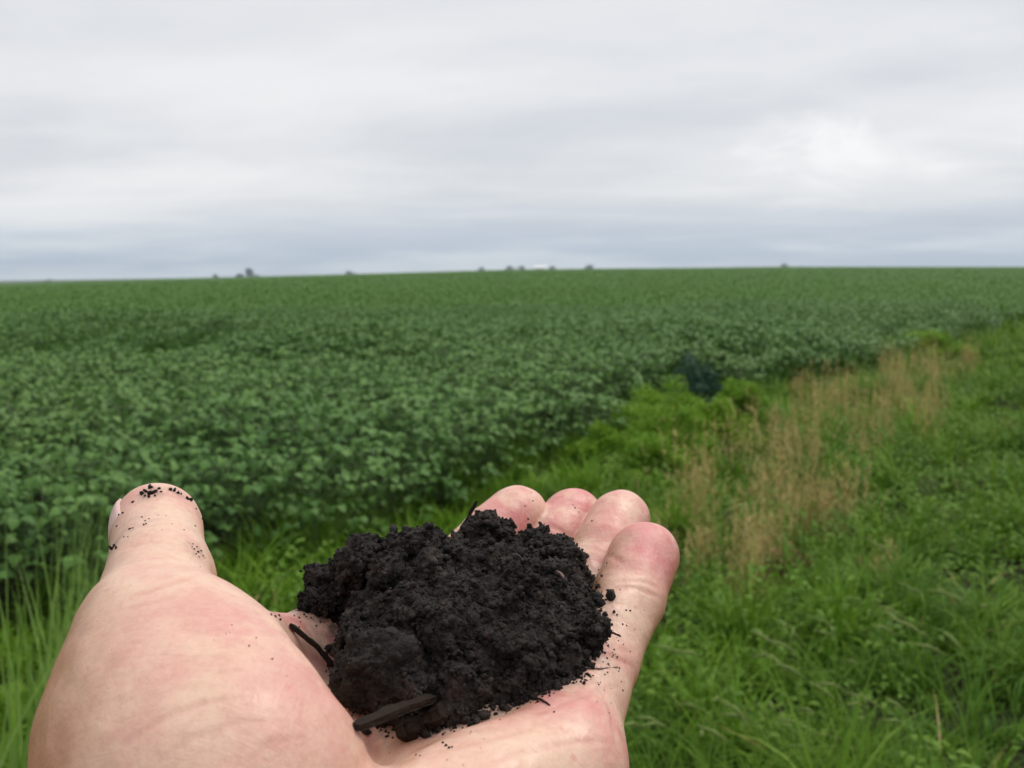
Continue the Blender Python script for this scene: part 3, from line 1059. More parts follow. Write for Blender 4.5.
def build_far():
    rng = np.random.default_rng(66)

    def tree(px, d, top_px, wid_px, lab, lobes=18):
        d = d * 1.6
        top_px = top_px * 1.2 + 2.4
        """top_px: pixels the crown stands above the crest at that place"""
        x = (px - CX) / F * d
        y = d
        gz = float(terrain(np.array(x), np.array(y)))
        top = CAM_H + (float(crest_e(np.array(x / y))) + top_px) / 1000.0 * math.hypot(x, y)
        h = max(top - gz, 3.0)
        w = wid_px / 1000.0 * d
        k = lobes
        c = np.stack([rng.normal(0, w * 0.22, k), rng.normal(0, w * 0.22, k), h * rng.uniform(0.30, 0.82, k)], -1)
        cr = np.minimum(w * 0.34, h * 0.30) * rng.uniform(0.7, 1.1, k)
        n = 2600
        wi = rng.integers(0, k, n)
        dd = rng.normal(0, 1, (n, 3)); dd /= np.linalg.norm(dd, axis=1, keepdims=True)
        p = c[wi] + dd * (cr[wi] * rng.random(n) ** 0.4)[:, None]
        p[:, 2] = np.minimum(p[:, 2], h)
        R = frames(rng.random(n) * TAU, rng.normal(0, 0.8, n), rng.normal(0, 0.8, n))
        crown = mesh_np('crown', *join([instance_np(leaflet_template(False), R, p, rng.uniform(0.5, 0.95, n) * max(w / 8, 0.6))]))
        tr = [tube_np([(0, 0, -0.5), (0, 0, h * 0.3), (w * 0.02, 0, h * 0.65)], [h * 0.028, h * 0.02, h * 0.01], 7)]
        for i in range(min(5, k)):
            tr.append(tube_np([(0, 0, h * 0.28), tuple(c[i] * [0.5, 0.5, 0.8]), tuple(c[i])], [h * 0.012, h * 0.008, h * 0.004], 5))
        root = empty('tree', (x, y, gz))
        obj('trunk', mesh_np('trunk', *join(tr)), BARK, root)
        obj('crown', crown, TREE_LEAF_HAZED, root)
        tag(root, lab, 'tree', 'trees on the horizon')

    tree(253, 820, 7.0, 9, 'tallest dark tree of the small clump on the left horizon')
    tree(243, 800, 1.6, 8, 'low round tree at the left side of the horizon clump')
    tree(262, 840, 1.0, 7, 'low bushy tree at the right side of the horizon clump')
    tree(219, 900, 2.5, 5, 'tiny faint tree left of the horizon clump')
    tree(352, 800, 3.0, 9, 'lone round tree on the horizon, right of the left clump')
    tree(523, 900, 4.5, 5, 'narrow dark tree beside the white shed on the horizon')
    tree(553, 900, 3.2, 6, 'small tree directly right of the white shed')
    tree(52, 900, 0.6, 10, 'faint low tree at the far left of the horizon')
    for i, (px, tp, w) in enumerate([(484, 1.0, 10), (510, 1.2, 12)]):
        tree(px, 950, tp, w, ['low faint tree at a distance left of the narrow dark tree',
                              'low tree directly left of the narrow dark tree on the horizon'][i])
    tree(588, 950, 1.8, 12, 'low broad tree on the horizon right of the shed and small tree')
    tree(783, 950, 1.2, 9, 'faint low tree alone on the right horizon')

    # white shed: walls, pitched roof, door
    d = 1150
    px = 541
    x = (px - CX) / F * d
    gz = float(terrain(np.array(x), np.array(float(d))))
    top = CAM_H + (float(crest_e(np.array(x / d))) + 3.6) / 1000.0 * d
    h = top - gz
    gz = top - 7.0; h = 7.0
    W, Dp = 14.0, 9.0
    hw = h * 0.68
    m, t, b = new_mat('white_sheet_metal')
    wv = t.add('ShaderNodeTexWave'); wv.inputs['Scale'].default_value = 3.0
    t.put(b.inputs['Base Color'], t.mix(wv.outputs['Fac'], (0.72, 0.73, 0.72), (0.82, 0.83, 0.82)))
    b.inputs['Roughness'].default_value = 0.45
    m2, t2, b2 = new_mat('grey_door'); t2.put(b2.inputs['Base Color'], (0.30, 0.32, 0.33))
    root = empty('farm_shed', (x, d, gz))
    v = np.array([(-W/2, -Dp/2, -.4), (W/2, -Dp/2, -.4), (W/2, Dp/2, -.4), (-W/2, Dp/2, -.4),
                  (-W/2, -Dp/2, hw), (W/2, -Dp/2, hw), (W/2, Dp/2, hw), (-W/2, Dp/2, hw), (-W/2, 0, h - .15), (W/2, 0, h - .15)], float)
    wq = np.array([(0, 1, 5, 4), (2, 3, 7, 6), (1, 2, 6, 5), (3, 0, 4, 7)]); wt = np.array([(4, 8, 7), (5, 6, 9)])
    obj('wall', mesh_np('wall', v, [wt, wq], False), m, root)
    o = 0.35
    rp = []
    for sy in (-1, 1):
        for dz in (0.0, 0.16):
            rp += [(-W/2 - o, sy * (Dp/2 + o), hw - .12 + dz), (W/2 + o, sy * (Dp/2 + o), hw - .12 + dz), (W/2 + o, 0, h - .02 + dz), (-W/2 - o, 0, h - .02 + dz)]
    rp = np.array(rp, float)
    rq = []
    for s0 in (0, 8):
        rq += [(s0, s0+1, s0+2, s0+3), (s0+7, s0+6, s0+5, s0+4), (s0, s0+4, s0+5, s0+1), (s0+1, s0+5, s0+6, s0+2), (s0+3, s0+7, s0+4, s0)]
    obj('roof', mesh_np('roof', rp, [np.array(rq)], False), m, root)
    dv = np.array([(-2, -Dp/2 - .06, 0), (2, -Dp/2 - .06, 0), (2, -Dp/2 - .06, hw * .8), (-2, -Dp/2 - .06, hw * .8),
                   (-2, -Dp/2 - .01, 0), (2, -Dp/2 - .01, 0), (2, -Dp/2 - .01, hw * .8), (-2, -Dp/2 - .01, hw * .8)], float)
    obj('door', mesh_np('door', dv, [np.array([(0, 1, 2, 3), (0, 4, 5, 1), (1, 5, 6, 2), (2, 6, 7, 3), (3, 7, 4, 0)])], False), m2, root)
    tag(root, 'small white farm shed with a pitched roof on the horizon', 'shed')


build_far()


# ------------------------------------------------------------------ the hand
def c3(px, py, D):
    """camera-frame millimetres of the point seen at a pixel at depth D mm"""
    return np.array([(px - CX) / F * D, (CY - py) / F * D, D])


VN3, VN4 = VNoise(3), VNoise(4)


def smin(a, b, k):
    h = np.clip(0.5 + 0.5 * (b - a) / k, 0, 1)
    return b * (1 - h) + a * h - k * h * (1 - h)


def cone(p, a, b, ra, rb):
    ba = b - a
    t = np.clip(((p - a) @ ba) / (ba @ ba), 0, 1)
    return np.linalg.norm(p - a - t[:, None] * ba, axis=1) - (ra + t * (rb - ra))


def chain(p, pts, rads, k):
    d = None
    for a, b, ra, rb in zip(pts[:-1], pts[1:], rads[:-1], rads[1:]):
        q = cone(p, a, b, ra, rb)
        d = q if d is None else smin(d, q, k)
    return d


def ellipsoid(p, c, axes, rad):
    q = (p - c) @ axes.T / rad
    k0 = np.linalg.norm(q, axis=1)
    k1 = np.linalg.norm(q / rad, axis=1)
    return k0 * (k0 - 1) / (k1 + 1e-9)


# joints in camera millimetres
MCP = {2: c3(318, 664, 250), 3: c3(400, 700, 234), 4: c3(478, 735, 219), 5: c3(563, 768, 205)}
TIP = {2: c3(519, 515, 300), 3: c3(575, 516, 308), 4: c3(620, 520, 295), 5: c3(645, 556, 270)}
WR = np.array([-52.0, -94.0, 166.0])
KN = MCP[2] - MCP[5]; KN = KN / np.linalg.norm(KN)                 # towards the thumb side
HD = MCP[3] - WR; HD = HD / np.linalg.norm(HD)
NP = np.cross(KN, HD); NP = NP if NP[1] > 0 else -NP
NP = NP / np.linalg.norm(NP)                                        # out of the palm

FRAD = {2: (11.5, 10.2, 9.3, 8.6), 3: (11.5, 10.2, 9.3, 8.6), 4: (11.2, 9.8, 9.2, 8.9), 5: (10.0, 8.8, 9.1, 9.3)}


def finger_pts(i):
    a, b = MCP[i], TIP[i]
    sag = {2: 4.5, 3: 8, 4: 7, 5: 4}[i]
    pip = a + (b - a) * 0.50 - NP * sag
    dip = a + (b - a) * 0.78 - NP * sag * 0.62
    if i == 5:
        pip = pip + KN * 2.8; dip = dip + KN * 1.2
    return [a, pip, dip, b]


TH_MCP = c3(148, 634, 203)
TH_IP = c3(160, 582, 220)
TH_TIP = c3(157, 528, 243)
TH_CMC = c3(128, 850, 180)


def hand_sdf(p):
    # fingers
    d = None
    for i in (2, 3, 4, 5):
        pts = finger_pts(i)
        f = chain(p, pts, FRAD[i], 3.0)
        # soft pulp on the palm side of each segment
        for (a, b, r) in ((pts[0], pts[1], 0.80), (pts[1], pts[2], 0.78), (pts[2], pts[3], 0.84)):
            m0 = a + (b - a) * 0.35 + NP * 2.4; m1 = a + (b - a) * 0.8 + NP * 2.2
            f = smin(f, cone(p, m0, m1, FRAD[i][1] * r, FRAD[i][2] * r), 2.5)
        d = f if d is None else smin(d, f, 1.6)
    # palm: one bar per metacarpal, thin in the hollow of the palm
    pal = None
    roots = {2: WR + KN * 17, 3: WR + KN * 7, 4: WR - KN * 5, 5: WR - KN * 16}
    for i in (2, 3, 4, 5):
        r1 = {2: 13.0, 3: 11.5, 4: 11.5, 5: 12.5}[i]
        r0 = {2: 15.0, 3: 14.0, 4: 14.0, 5: 14.5}[i]
        q = cone(p, roots[i] - NP * 3, MCP[i] - NP * 1.5, r0, r1)
        pal = q if pal is None else smin(pal, q, 9.0)
    # fleshy ridge under the fingers, heel on the little finger's side
    pal = smin(pal, chain(p, [MCP[i] + HD * 6 + NP * 1.0 for i in (2, 3, 4, 5)], [10.5, 10.0, 10.0, 9.6], 4), 6.0)
    hyp0 = MCP[5] * 0.45 + roots[5] * 0.55 + NP * 5 - KN * 1
    pal = smin(pal, ellipsoid(p, hyp0, np.array([HD, KN, NP]), np.array([38.0, 15.0, 15.0])), 10.0)
    d = smin(d, pal, 6.0)
    # wrist and forearm
    arm_dir = -HD * 0.92 + np.array([0, -0.12, 0]); arm_dir /= np.linalg.norm(arm_dir)
    w0 = WR - NP * 2
    for s in (-1, 1):
        q = chain(p, [w0 + KN * 11 * s, w0 + KN * 12 * s + arm_dir * 45, w0 + KN * 15 * s + arm_dir * 130, w0 + KN * 16 * s + arm_dir * 215],
                  [17, 18, 24, 29], 8)
        d = smin(d, q, 14.0)
    # thumb
    th = chain(p, [TH_CMC, c3(136, 725, 190), TH_MCP, TH_IP, TH_TIP], [15.5, 13.6, 11.8, 9.7, 10.2], 9.0)
    ax = TH_TIP - TH_IP; ax /= np.linalg.norm(ax)
    th = smin(th, cone(p, TH_IP + ax * 8 + NP * 0.8, TH_TIP + NP * 0.3, 9.3, 9.6), 3.0)
    # ball of the thumb
    for (c, r) in ((c3(197, 742, 188), 23.5), (c3(224, 805, 178), 26.0), (c3(188, 676, 198), 14.8)):
        th = smin(th, np.linalg.norm(p - c, axis=1) - r, 14.0)
    # web to the index finger
    th = smin(th, cone(p, c3(176, 662, 203), MCP[2] * 0.72 + roots[2] * 0.28, 8.5, 8.5), 7.0)
    th = smin(th, cone(p, c3(226, 642, 214), MCP[2] + KN * 3, 8.0, 10.5), 6.0)
    d = smin(d, th, 5.0)
    # hollow of the palm
    hc = MCP[3] * 0.42 + MCP[4] * 0.20 + WR * 0.38 + NP * 22
    d = -smin(-d, np.linalg.norm(p - hc, axis=1) - 14.0, 8.0)
    return d


def build_hand():
    h = 1.0
    lo = np.array([-230.0, -190, -60]); hi = np.array([62.0, -18, 326])
    n = np.ceil((hi - lo) / h).astype(int) + 1
    st = 5
    cn = (n + st - 1) // st + 1
    gx, gy, gz = np.meshgrid(*[lo[k] + np.arange(cn[k]) * h * st for k in range(3)], indexing='ij')
    cf = hand_sdf(np.stack([gx, gy, gz], -1).reshape(-1, 3)).reshape(cn).astype(np.float32)
    # fine values only near the surface
    near = np.abs(cf) < h * st * 1.9
    up = lambda a: np.repeat(np.repeat(np.repeat(a, st, 0), st, 1), st, 2)[st // 2:, st // 2:, st // 2:][:n[0], :n[1], :n[2]]
    fine = up(cf).copy(); nm = up(near)
    n = np.array(fine.shape)
    ii = np.argwhere(nm)
    pts = lo + ii * h
    vals = np.empty(len(pts), np.float32)
    for a in range(0, len(pts), 400000):
        vals[a:a + 400000] = hand_sdf(pts[a:a + 400000])
    fine[ii[:, 0], ii[:, 1], ii[:, 2]] = vals
    v, q = surface_nets(fine, lo, h)
    # one round of subdivision for the fine creases
    ed = np.sort(np.stack([q, np.roll(q, -1, 1)], -1).reshape(-1, 2), 1)
    ue, inv = np.unique(ed, axis=0, return_inverse=True)
    inv = inv.reshape(-1, 4)
    nv, ne = len(v), len(ue)
    v = np.concatenate([v, (v[ue[:, 0]] + v[ue[:, 1]]) / 2, v[q].mean(1)])
    em = inv + nv; fc = np.arange(len(q)) + nv + ne
    q = np.concatenate([np.stack([q[:, k], em[:, k], fc, em[:, k - 1]], 1) for k in range(4)])
    # settle the vertices on the surface
    for _ in range(1):
        e = 0.4
        d0 = hand_sdf(v)
        gr = np.stack([hand_sdf(v + np.eye(3)[k] * e) - d0 for k in range(3)], -1) / e
        v = v - d0[:, None] * gr / (np.sum(gr * gr, 1, keepdims=True) + 1e-6)
    nrm = normals_of(v, q)
    if np.mean(np.sum(nrm * (v - v.mean(0)), 1)) < 0:
        q = q[:, ::-1]; nrm = -nrm
    return v, q, nrm


HV, HQ, HN = build_hand()


def ray_px(bvh, px, py):
    d = c3(px, py, 1.0); d = d / np.linalg.norm(d)
    hit = bvh.ray_cast(Vector((0, 0, 0)), Vector(d))
    return hit        # location, normal, index, distance  (camera millimetres)


def crease(bvh, v, nrm, line, depth, sig):
    pts = []
    for (a, b) in zip(line[:-1], line[1:]):
        for t in np.linspace(0, 1, max(2, int(math.hypot(b[0] - a[0], b[1] - a[1]) / 2)), endpoint=False):
            hit = ray_px(bvh, a[0] + (b[0] - a[0]) * t, a[1] + (b[1] - a[1]) * t)
            if hit[0] is not None: pts.append(tuple(hit[0]))
    pts = np.array(pts)
    lo, hi = pts.min(0) - 4, pts.max(0) + 4
    m = np.where(np.all((v > lo) & (v < hi), 1))[0]
    dist = np.full(len(m), 1e9); ti = np.zeros(len(m))
    for k, pnt in enumerate(pts):
        dd = np.sum((v[m] - pnt) ** 2, 1)
        b = dd < dist
        dist = np.where(b, dd, dist); ti = np.where(b, k / max(1, len(pts) - 1), ti)
    fade = np.clip(np.minimum(ti, 1 - ti) * 5, 0.15, 1)
    w = np.exp(-dist / (2 * sig * sig)) - 0.35 * np.exp(-dist / (2 * (2.4 * sig) ** 2))
    v[m] -= nrm[m] * (depth * w * fade)[:, None]
    return m, np.exp(-dist / (2 * (sig * 1.3) ** 2)) * fade


CREASES = [  # pixel polylines, depth mm, width mm
    ([(122, 600), (150, 592), (180, 580), (204, 574)], 0.26, 0.5),
    ([(118, 612), (150, 604), (186, 590)], 0.16, 0.45),
    ([(118, 566), (140, 560), (168, 558), (194, 562)], 0.10, 0.45),
    ([(122, 548), (150, 543), (182, 546)], 0.08, 0.40),
    ([(130, 622), (160, 612), (198, 600), (220, 594)], 0.08, 0.40),
    ([(98, 765), (130, 738), (168, 716), (210, 702), (262, 697)], 0.16, 0.50),
    ([(90, 752), (124, 728), (150, 716)], 0.08, 0.40),
    ([(150, 768), (190, 740), (240, 722), (290, 724)], 0.12, 0.45),
    ([(120, 690), (160, 668), (205, 655), (250, 656)], 0.09, 0.45),
    ([(240, 768), (270, 744), (318, 736)], 0.10, 0.45),
    ([(180, 640), (205, 630), (236, 632)], 0.07, 0.40),
    ([(210, 676), (250, 668), (292, 676)], 0.08, 0.40),
    ([(596, 652), (612, 656), (634, 668)], 0.4, 0.6),
    ([(590, 640), (612, 646), (636, 655)], 0.3, 0.8),
    ([(610, 588), (636, 588), (664, 600)], 0.28, 0.55),
    ([(612, 582), (640, 581), (666, 591)], 0.15, 0.5),
    ([(590, 548), (612, 556), (628, 566)], 0.3, 0.7),
    ([(545, 522), (560, 530), (574, 540)], 0.3, 0.7),
    ([(350, 690), (362, 715), (372, 745), (374, 768)], 0.5, 0.8),
    ([(520, 720), (560, 705), (600, 690), (628, 684)], 0.2, 0.55),
    ([(430, 752), (480, 742), (530, 728), (566, 712)], 0.2, 0.55),
    ([(470, 768), (520, 752), (580, 742), (622, 742)], 0.2, 0.55),
    ([(585, 672), (600, 690), (612, 715), (616, 745)], 0.2, 0.55),
]


def finish_hand():
    global HV, HN
    bvh = BVHTree.FromPolygons([tuple(a) for a in HV], [tuple(int(i) for i in f) for f in HQ])
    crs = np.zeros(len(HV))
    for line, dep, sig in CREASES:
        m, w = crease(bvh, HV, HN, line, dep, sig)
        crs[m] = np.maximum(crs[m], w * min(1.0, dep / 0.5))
    # slow unevenness of flesh
    HV += HN * ((VN3.fbm(HV, 1 / 9.0, 2) - 0.5) * 0.9)[:, None]
    HN = normals_of(HV, HQ)
    if np.mean(np.sum(HN * (HV - HV.mean(0)), 1)) < 0: HN = -HN
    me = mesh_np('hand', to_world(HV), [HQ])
    # skin tone masks: flushed finger tips and ball of the thumb, tanned back of the hand, shade painted on its camera-left side
    fl = np.zeros(len(HV))
    for i in (2, 3, 4, 5):
        dt = np.linalg.norm(HV - TIP[i], axis=1)
        fl = np.maximum(fl, 1 - smooth01(9, 24, dt))
    fl = np.maximum(fl, 0.55 * (1 - smooth01(6, 22, np.linalg.norm(HV - (TH_TIP + np.array([0, 4.0, 4.0])), axis=1))))
    fl = np.maximum(fl, 1.0 * (1 - smooth01(10, 26, np.linalg.norm(HV - c3(305, 620, 246), axis=1))))
    fl = np.maximum(fl, 0.55 * (1 - smooth01(2, 40, np.linalg.norm(HV - c3(275, 685, 186), axis=1))))
    fl = np.maximum(fl, 0.75 * (1 - smooth01(6, 34, np.linalg.norm(HV - c3(575, 700, 215), axis=1))))
    fl = np.maximum(fl, 0.60 * (1 - smooth01(4, 24, np.linalg.norm(HV - c3(480, 745, 205), axis=1))))
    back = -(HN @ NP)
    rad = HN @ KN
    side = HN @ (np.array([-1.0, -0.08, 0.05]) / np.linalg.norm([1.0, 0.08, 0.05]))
    tan = np.maximum(smooth01(-0.5, 0.4, back), smooth01(0.05, 0.72, side) * (0.35 + 0.65 * smooth01(-30, -52, HV[:, 1])))  # tan on the back; left-facing skin browned as painted shade
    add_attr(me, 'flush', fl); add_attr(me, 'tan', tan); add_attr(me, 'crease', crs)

    m, t, b = new_mat('skin')
    A = lambda nme: (lambda nd: nd.outputs['Fac'])(t.add('ShaderNodeAttribute', attribute_name=nme))
    pos = t.add('ShaderNodeNewGeometry').outputs['Position']
    n1 = t.noise(pos, 70.0, 4, 0.6)
    n2 = t.noise(pos, 210.0, 3, 0.6)
    n3 = t.noise(t.mapping(pos, loc=(3, 1, 2)), 35.0, 3, 0.55)
    col = t.mix(t.ramp(n1, 0.38, 0.64), (0.680, 0.455, 0.330), (0.640, 0.385, 0.285))
    col = t.mix(t.ramp(n3, 0.50, 0.70, 0.0, 0.55), col, (0.690, 0.480, 0.350))
    pink = t.mix(t.ramp(n2, 0.4, 0.65), (0.575, 0.200, 0.180), (0.610, 0.270, 0.245))
    fl_f = t.math('MULTIPLY', A('flush'), t.ramp(n1, 0.36, 0.62, 0.25, 1.25), clamp=True)
    col = t.mix(fl_f, col, pink)
    n5 = t.noise(t.mapping(pos, loc=(7, 3, 1)), 105.0, 4, 0.6)
    col = t.mix(t.ramp(n5, 0.48, 0.66, 0.0, 0.24), col, (0.600, 0.285, 0.235))
    n6 = t.noise(pos, 620.0, 3, 0.6)
    col = t.mix(t.ramp(n6, 0.36, 0.50, 0.16, 0.0), col, (0.45, 0.20, 0.14))
    col = t.mix(t.ramp(n6, 0.52, 0.70, 0.0, 0.10), col, (0.80, 0.60, 0.47))
    n7 = t.noise(t.mapping(pos, loc=(2, 9, 4)), 300.0, 2, 0.5)
    col = t.mix(t.ramp(n7, 0.68, 0.76, 0.0, 0.4), col, (0.58, 0.20, 0.16))
    col = t.mix(t.math('MULTIPLY', A('tan'), 0.85), col, (0.37, 0.165, 0.070))  # brown for the real tan and for the painted left-side shade
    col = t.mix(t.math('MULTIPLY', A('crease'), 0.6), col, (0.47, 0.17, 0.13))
    n8 = t.noise(pos, 420.0, 5, 0.7)
    dirt = t.math('MULTIPLY', A('dirt'), t.ramp(n8, 0.36, 0.60), clamp=True)
    col = t.mix(dirt, col, (0.085, 0.055, 0.038))
    t.put(b.inputs['Base Color'], col)
    t.put(b.inputs['Roughness'], t.ramp(n2, 0.35, 0.65, 0.36, 0.54))
    b.inputs['Specular IOR Level'].default_value = 0.42
    b.inputs['Subsurface Weight'].default_value = 0.22
    b.inputs['Subsurface Radius'].default_value = (1.0, 0.35, 0.18)
    b.inputs['Subsurface Scale'].default_value = 0.0035
    # skin relief: fine ridges and a net of tiny lines
    vo = t.add('ShaderNodeTexVoronoi', feature='DISTANCE_TO_EDGE')
    t.put(vo.inputs['Vector'], t.mapping(pos, (1, 1, 1)))
    vo.inputs['Scale'].default_value = 620.0
    fine = t.noise(pos, 900.0, 3, 0.6)
    wr = t.noise(t.mapping(pos, (1.0, 0.28, 0.6), (0.3, 0.2, 0.7)), 520.0, 3, 0.6, 0.4)
    hgt = t.math('ADD', t.math('MULTIPLY', t.ramp(vo.outputs[0], 0.0, 0.16), 0.12), t.math('MULTIPLY', fine, 0.5))
    hgt = t.math('ADD', hgt, t.math('MULTIPLY', wr, 1.6))
    lines = t.noise(t.mapping(pos, (0.22, 1.0, 0.5), (0.2, 0.5, 0.35)), 330.0, 4, 0.65, 0.8)
    hgt = t.math('ADD', hgt, t.math('MULTIPLY', lines, 1.8))
    bp = t.add('ShaderNodeBump'); bp.inputs['Strength'].default_value = 0.45; bp.inputs['Distance'].default_value = 0.00028
    t.l.new(hgt, bp.inputs['Height']); t.l.new(bp.outputs[0], b.inputs['Normal'])
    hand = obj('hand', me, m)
    tag(hand, 'bare outstretched hand with palm up and thumb raised, cradling the dark soil', 'hand')
    bvh = BVHTree.FromPolygons([tuple(a) for a in HV], [tuple(int(i) for i in f) for f in HQ])

    # thumb nail: a curved plate on the outer side of the thumb tip
    ax = TH_TIP - TH_IP; ax /= np.linalg.norm(ax)
    nd = np.array([-0.97, 0.02, -0.12]); nd -= ax * (nd @ ax); nd /= np.linalg.norm(nd)
    sd = np.cross(ax, nd)
    rows, cols = 9, 11
    vv = []
    for lay in (0.0, -0.7):
        for i in range(rows):
            u = i / (rows - 1)
            for j in range(cols):
                w = (j / (cols - 1) - 0.5) * 2
                ang = w * 0.78 * (1 - 0.10 * u)
                L = -6 + 13.0 * u - 2.6 * w * w * u
                r = 10.65 + lay + 0.40 * math.sin(math.pi * min(u * 0.8 + 0.1, 1)) - 1.1 * max(0, u - 0.55) ** 1.5
                vv.append(TH_TIP + ax * L + (nd * math.cos(ang) + sd * math.sin(ang)) * r)
    vv = np.array(vv)
    qq = []
    N = rows * cols
    for i in range(rows - 1):
        for j in range(cols - 1):
            a = i * cols + j
            qq.append((a, a + 1, a + cols + 1, a + cols)); qq.append((N + a, N + a + cols, N + a + cols + 1, N + a + 1))
    for i in range(rows - 1):
        for j in (0, cols - 1):
            a = i * cols + j; qq.append((a, a + cols, N + a + cols, N + a))
    for j in range(cols - 1):
        for i in (0, rows - 1):
            a = i * cols + j; qq.append((a, a + 1, N + a + 1, N + a))
    mn, tn, bn = new_mat('nail')
    tn.put(bn.inputs['Base Color'], tn.mix(tn.noise(None, 200.0), (0.62, 0.36, 0.31), (0.70, 0.46, 0.40)))
    bn.inputs['Roughness'].default_value = 0.33
    bn.inputs['Subsurface Weight'].default_value = 0.2
    bn.inputs['Subsurface Scale'].default_value = 0.002
    nail = obj('nail', mesh_np('nail', to_world(vv), [np.array(qq)]), mn, hand)
    return hand, bvh


HAND, HBVH = finish_hand()


# ------------------------------------------------------------------ the soil on the palm
def soil_material(name, lo=(0.0090, 0.0066, 0.0052), hi=(0.064, 0.047, 0.0375)):
    m, t, b = new_mat(name)
    tc = t.add('ShaderNodeTexCoord').outputs['Object']
    n1 = t.noise(tc, 260.0, 4, 0.65)
    n2 = t.noise(tc, 900.0, 3, 0.6)
    n0 = t.noise(tc, 60.0, 3, 0.6)
    col = t.mix(t.ramp(n1, 0.35, 0.68), lo, hi)
    col = t.mix(t.ramp(n0, 0.35, 0.60, 0.55, 0.0), col, lo)
    col = t.mix(t.ramp(n2, 0.58, 0.70, 0, 0.6), col, (0.095, 0.073, 0.058))
    n4 = t.noise(tc, 1500.0, 3, 0.6)
    col = t.mix(t.ramp(n4, 0.36, 0.52, 0.7, 0.0), col, (0.004, 0.003, 0.0025))
    t.put(b.inputs['Base Color'], col)
    b.inputs['Roughness'].default_value = 0.66
    b.inputs['Specular IOR Level'].default_value = 0.22
    bp = t.add('ShaderNodeBump'); bp.inputs['Strength'].default_value = 1.0; bp.inputs['Distance'].default_value = 0.0009
    n3 = t.noise(tc, 1700.0, 4, 0.7)
    t.l.new(n3, bp.inputs['Height']); t.l.new(bp.outputs[0], b.inputs['Normal'])
    return m


SOIL = soil_material('dark_soil')
CLOD = soil_material('clod_soil', (0.016, 0.012, 0.0096), (0.052, 0.041, 0.033))

# camera-frame up for gravity: world z in camera axes
GUP = np.array([CR[2], CU[2], CF[2]])
# plan axes for the heap (horizontal)
GX = np.array([1.0, 0, 0]) - GUP * GUP[0]; GX /= np.linalg.norm(GX)
GY = np.cross(GUP, GX); GY = GY if GY[2] > 0 else -GY


def plan(p):
    return np.stack([p @ GX, p @ GY, p @ GUP], -1)


def unplan(q):
    return q[..., 0:1] * GX + q[..., 1:2] * GY + q[..., 2:3] * GUP


def in_poly(x, y, poly):
    c = np.zeros(x.shape, bool)
    n = len(poly)
    for i in range(n):
        x0, y0 = poly[i]; x1, y1 = poly[(i + 1) % n]
        m = ((y0 > y) != (y1 > y)) & (x < (x1 - x0) * (y - y0) / (y1 - y0 + 1e-12) + x0)
        c ^= m
    return c


def poly_dist(x, y, poly):
    best = np.full(x.shape, 1e9)
    n = len(poly)
    for i in range(n):
        a = poly[i]; b = poly[(i + 1) % n]
        ab = b - a
        t = np.clip(((x - a[0]) * ab[0] + (y - a[1]) * ab[1]) / (ab @ ab + 1e-12), 0, 1)
        best = np.minimum(best, np.hypot(x - a[0] - t * ab[0], y - a[1] - t * ab[1]))
    return best


FOOT_PX = [(338, 650), (340, 674), (352, 700), (404, 728), (440, 727), (496, 706), (540, 694), (576, 676), (590, 650), (595, 622),
           (592, 598), (582, 576), (562, 562), (520, 560), (472, 570), (425, 590), (362, 603), (322, 600), (303, 604), (326, 618)]


def lumps_np(n, rng, sub=1, rough=0.35):
    """a few rough lump templates (unit size)"""
    import bmesh
    out = []
    for k in range(n):
        bm = bmesh.new()
        bmesh.ops.create_icosphere(bm, subdivisions=sub, radius=1.0)
        v = np.array([tuple(a.co) for a in bm.verts]); f = np.array([[q.index for q in p.verts] for p in bm.faces])
        bm.free()
        nz = VN4.fbm(v * 1.0 + k * 5.1, 1.3, 2) - 0.5
        v = v * (1 + rough * 2 * nz)[:, None] * rng.uniform(0.75, 1.2, 3)
        out.append((v, f, np.zeros((0, 4), int)))
    return out


def facet(v, rng, n=9, lo=0.72, hi=0.95):
    """cut a unit lump by a few planes so it reads as a broken clod"""
    for _ in range(n):
        d = rng.normal(0, 1, 3); d /= np.linalg.norm(d)
        k = rng.uniform(lo, hi)
        e = v @ d - k
        v = v - np.maximum(e, 0)[:, None] * d * 0.85
    return v


def rand_rot(n, rng):
    q = rng.normal(0, 1, (n, 4)); q /= np.linalg.norm(q, axis=1, keepdims=True)
    w, x, y, z = q.T
    return np.stack([np.stack([1 - 2 * (y * y + z * z), 2 * (x * y - z * w), 2 * (x * z + y * w)], -1),
                     np.stack([2 * (x * y + z * w), 1 - 2 * (x * x + z * z), 2 * (y * z - x * w)], -1),
                     np.stack([2 * (x * z - y * w), 2 * (y * z + x * w), 1 - 2 * (x * x + y * y)], -1)], 1)


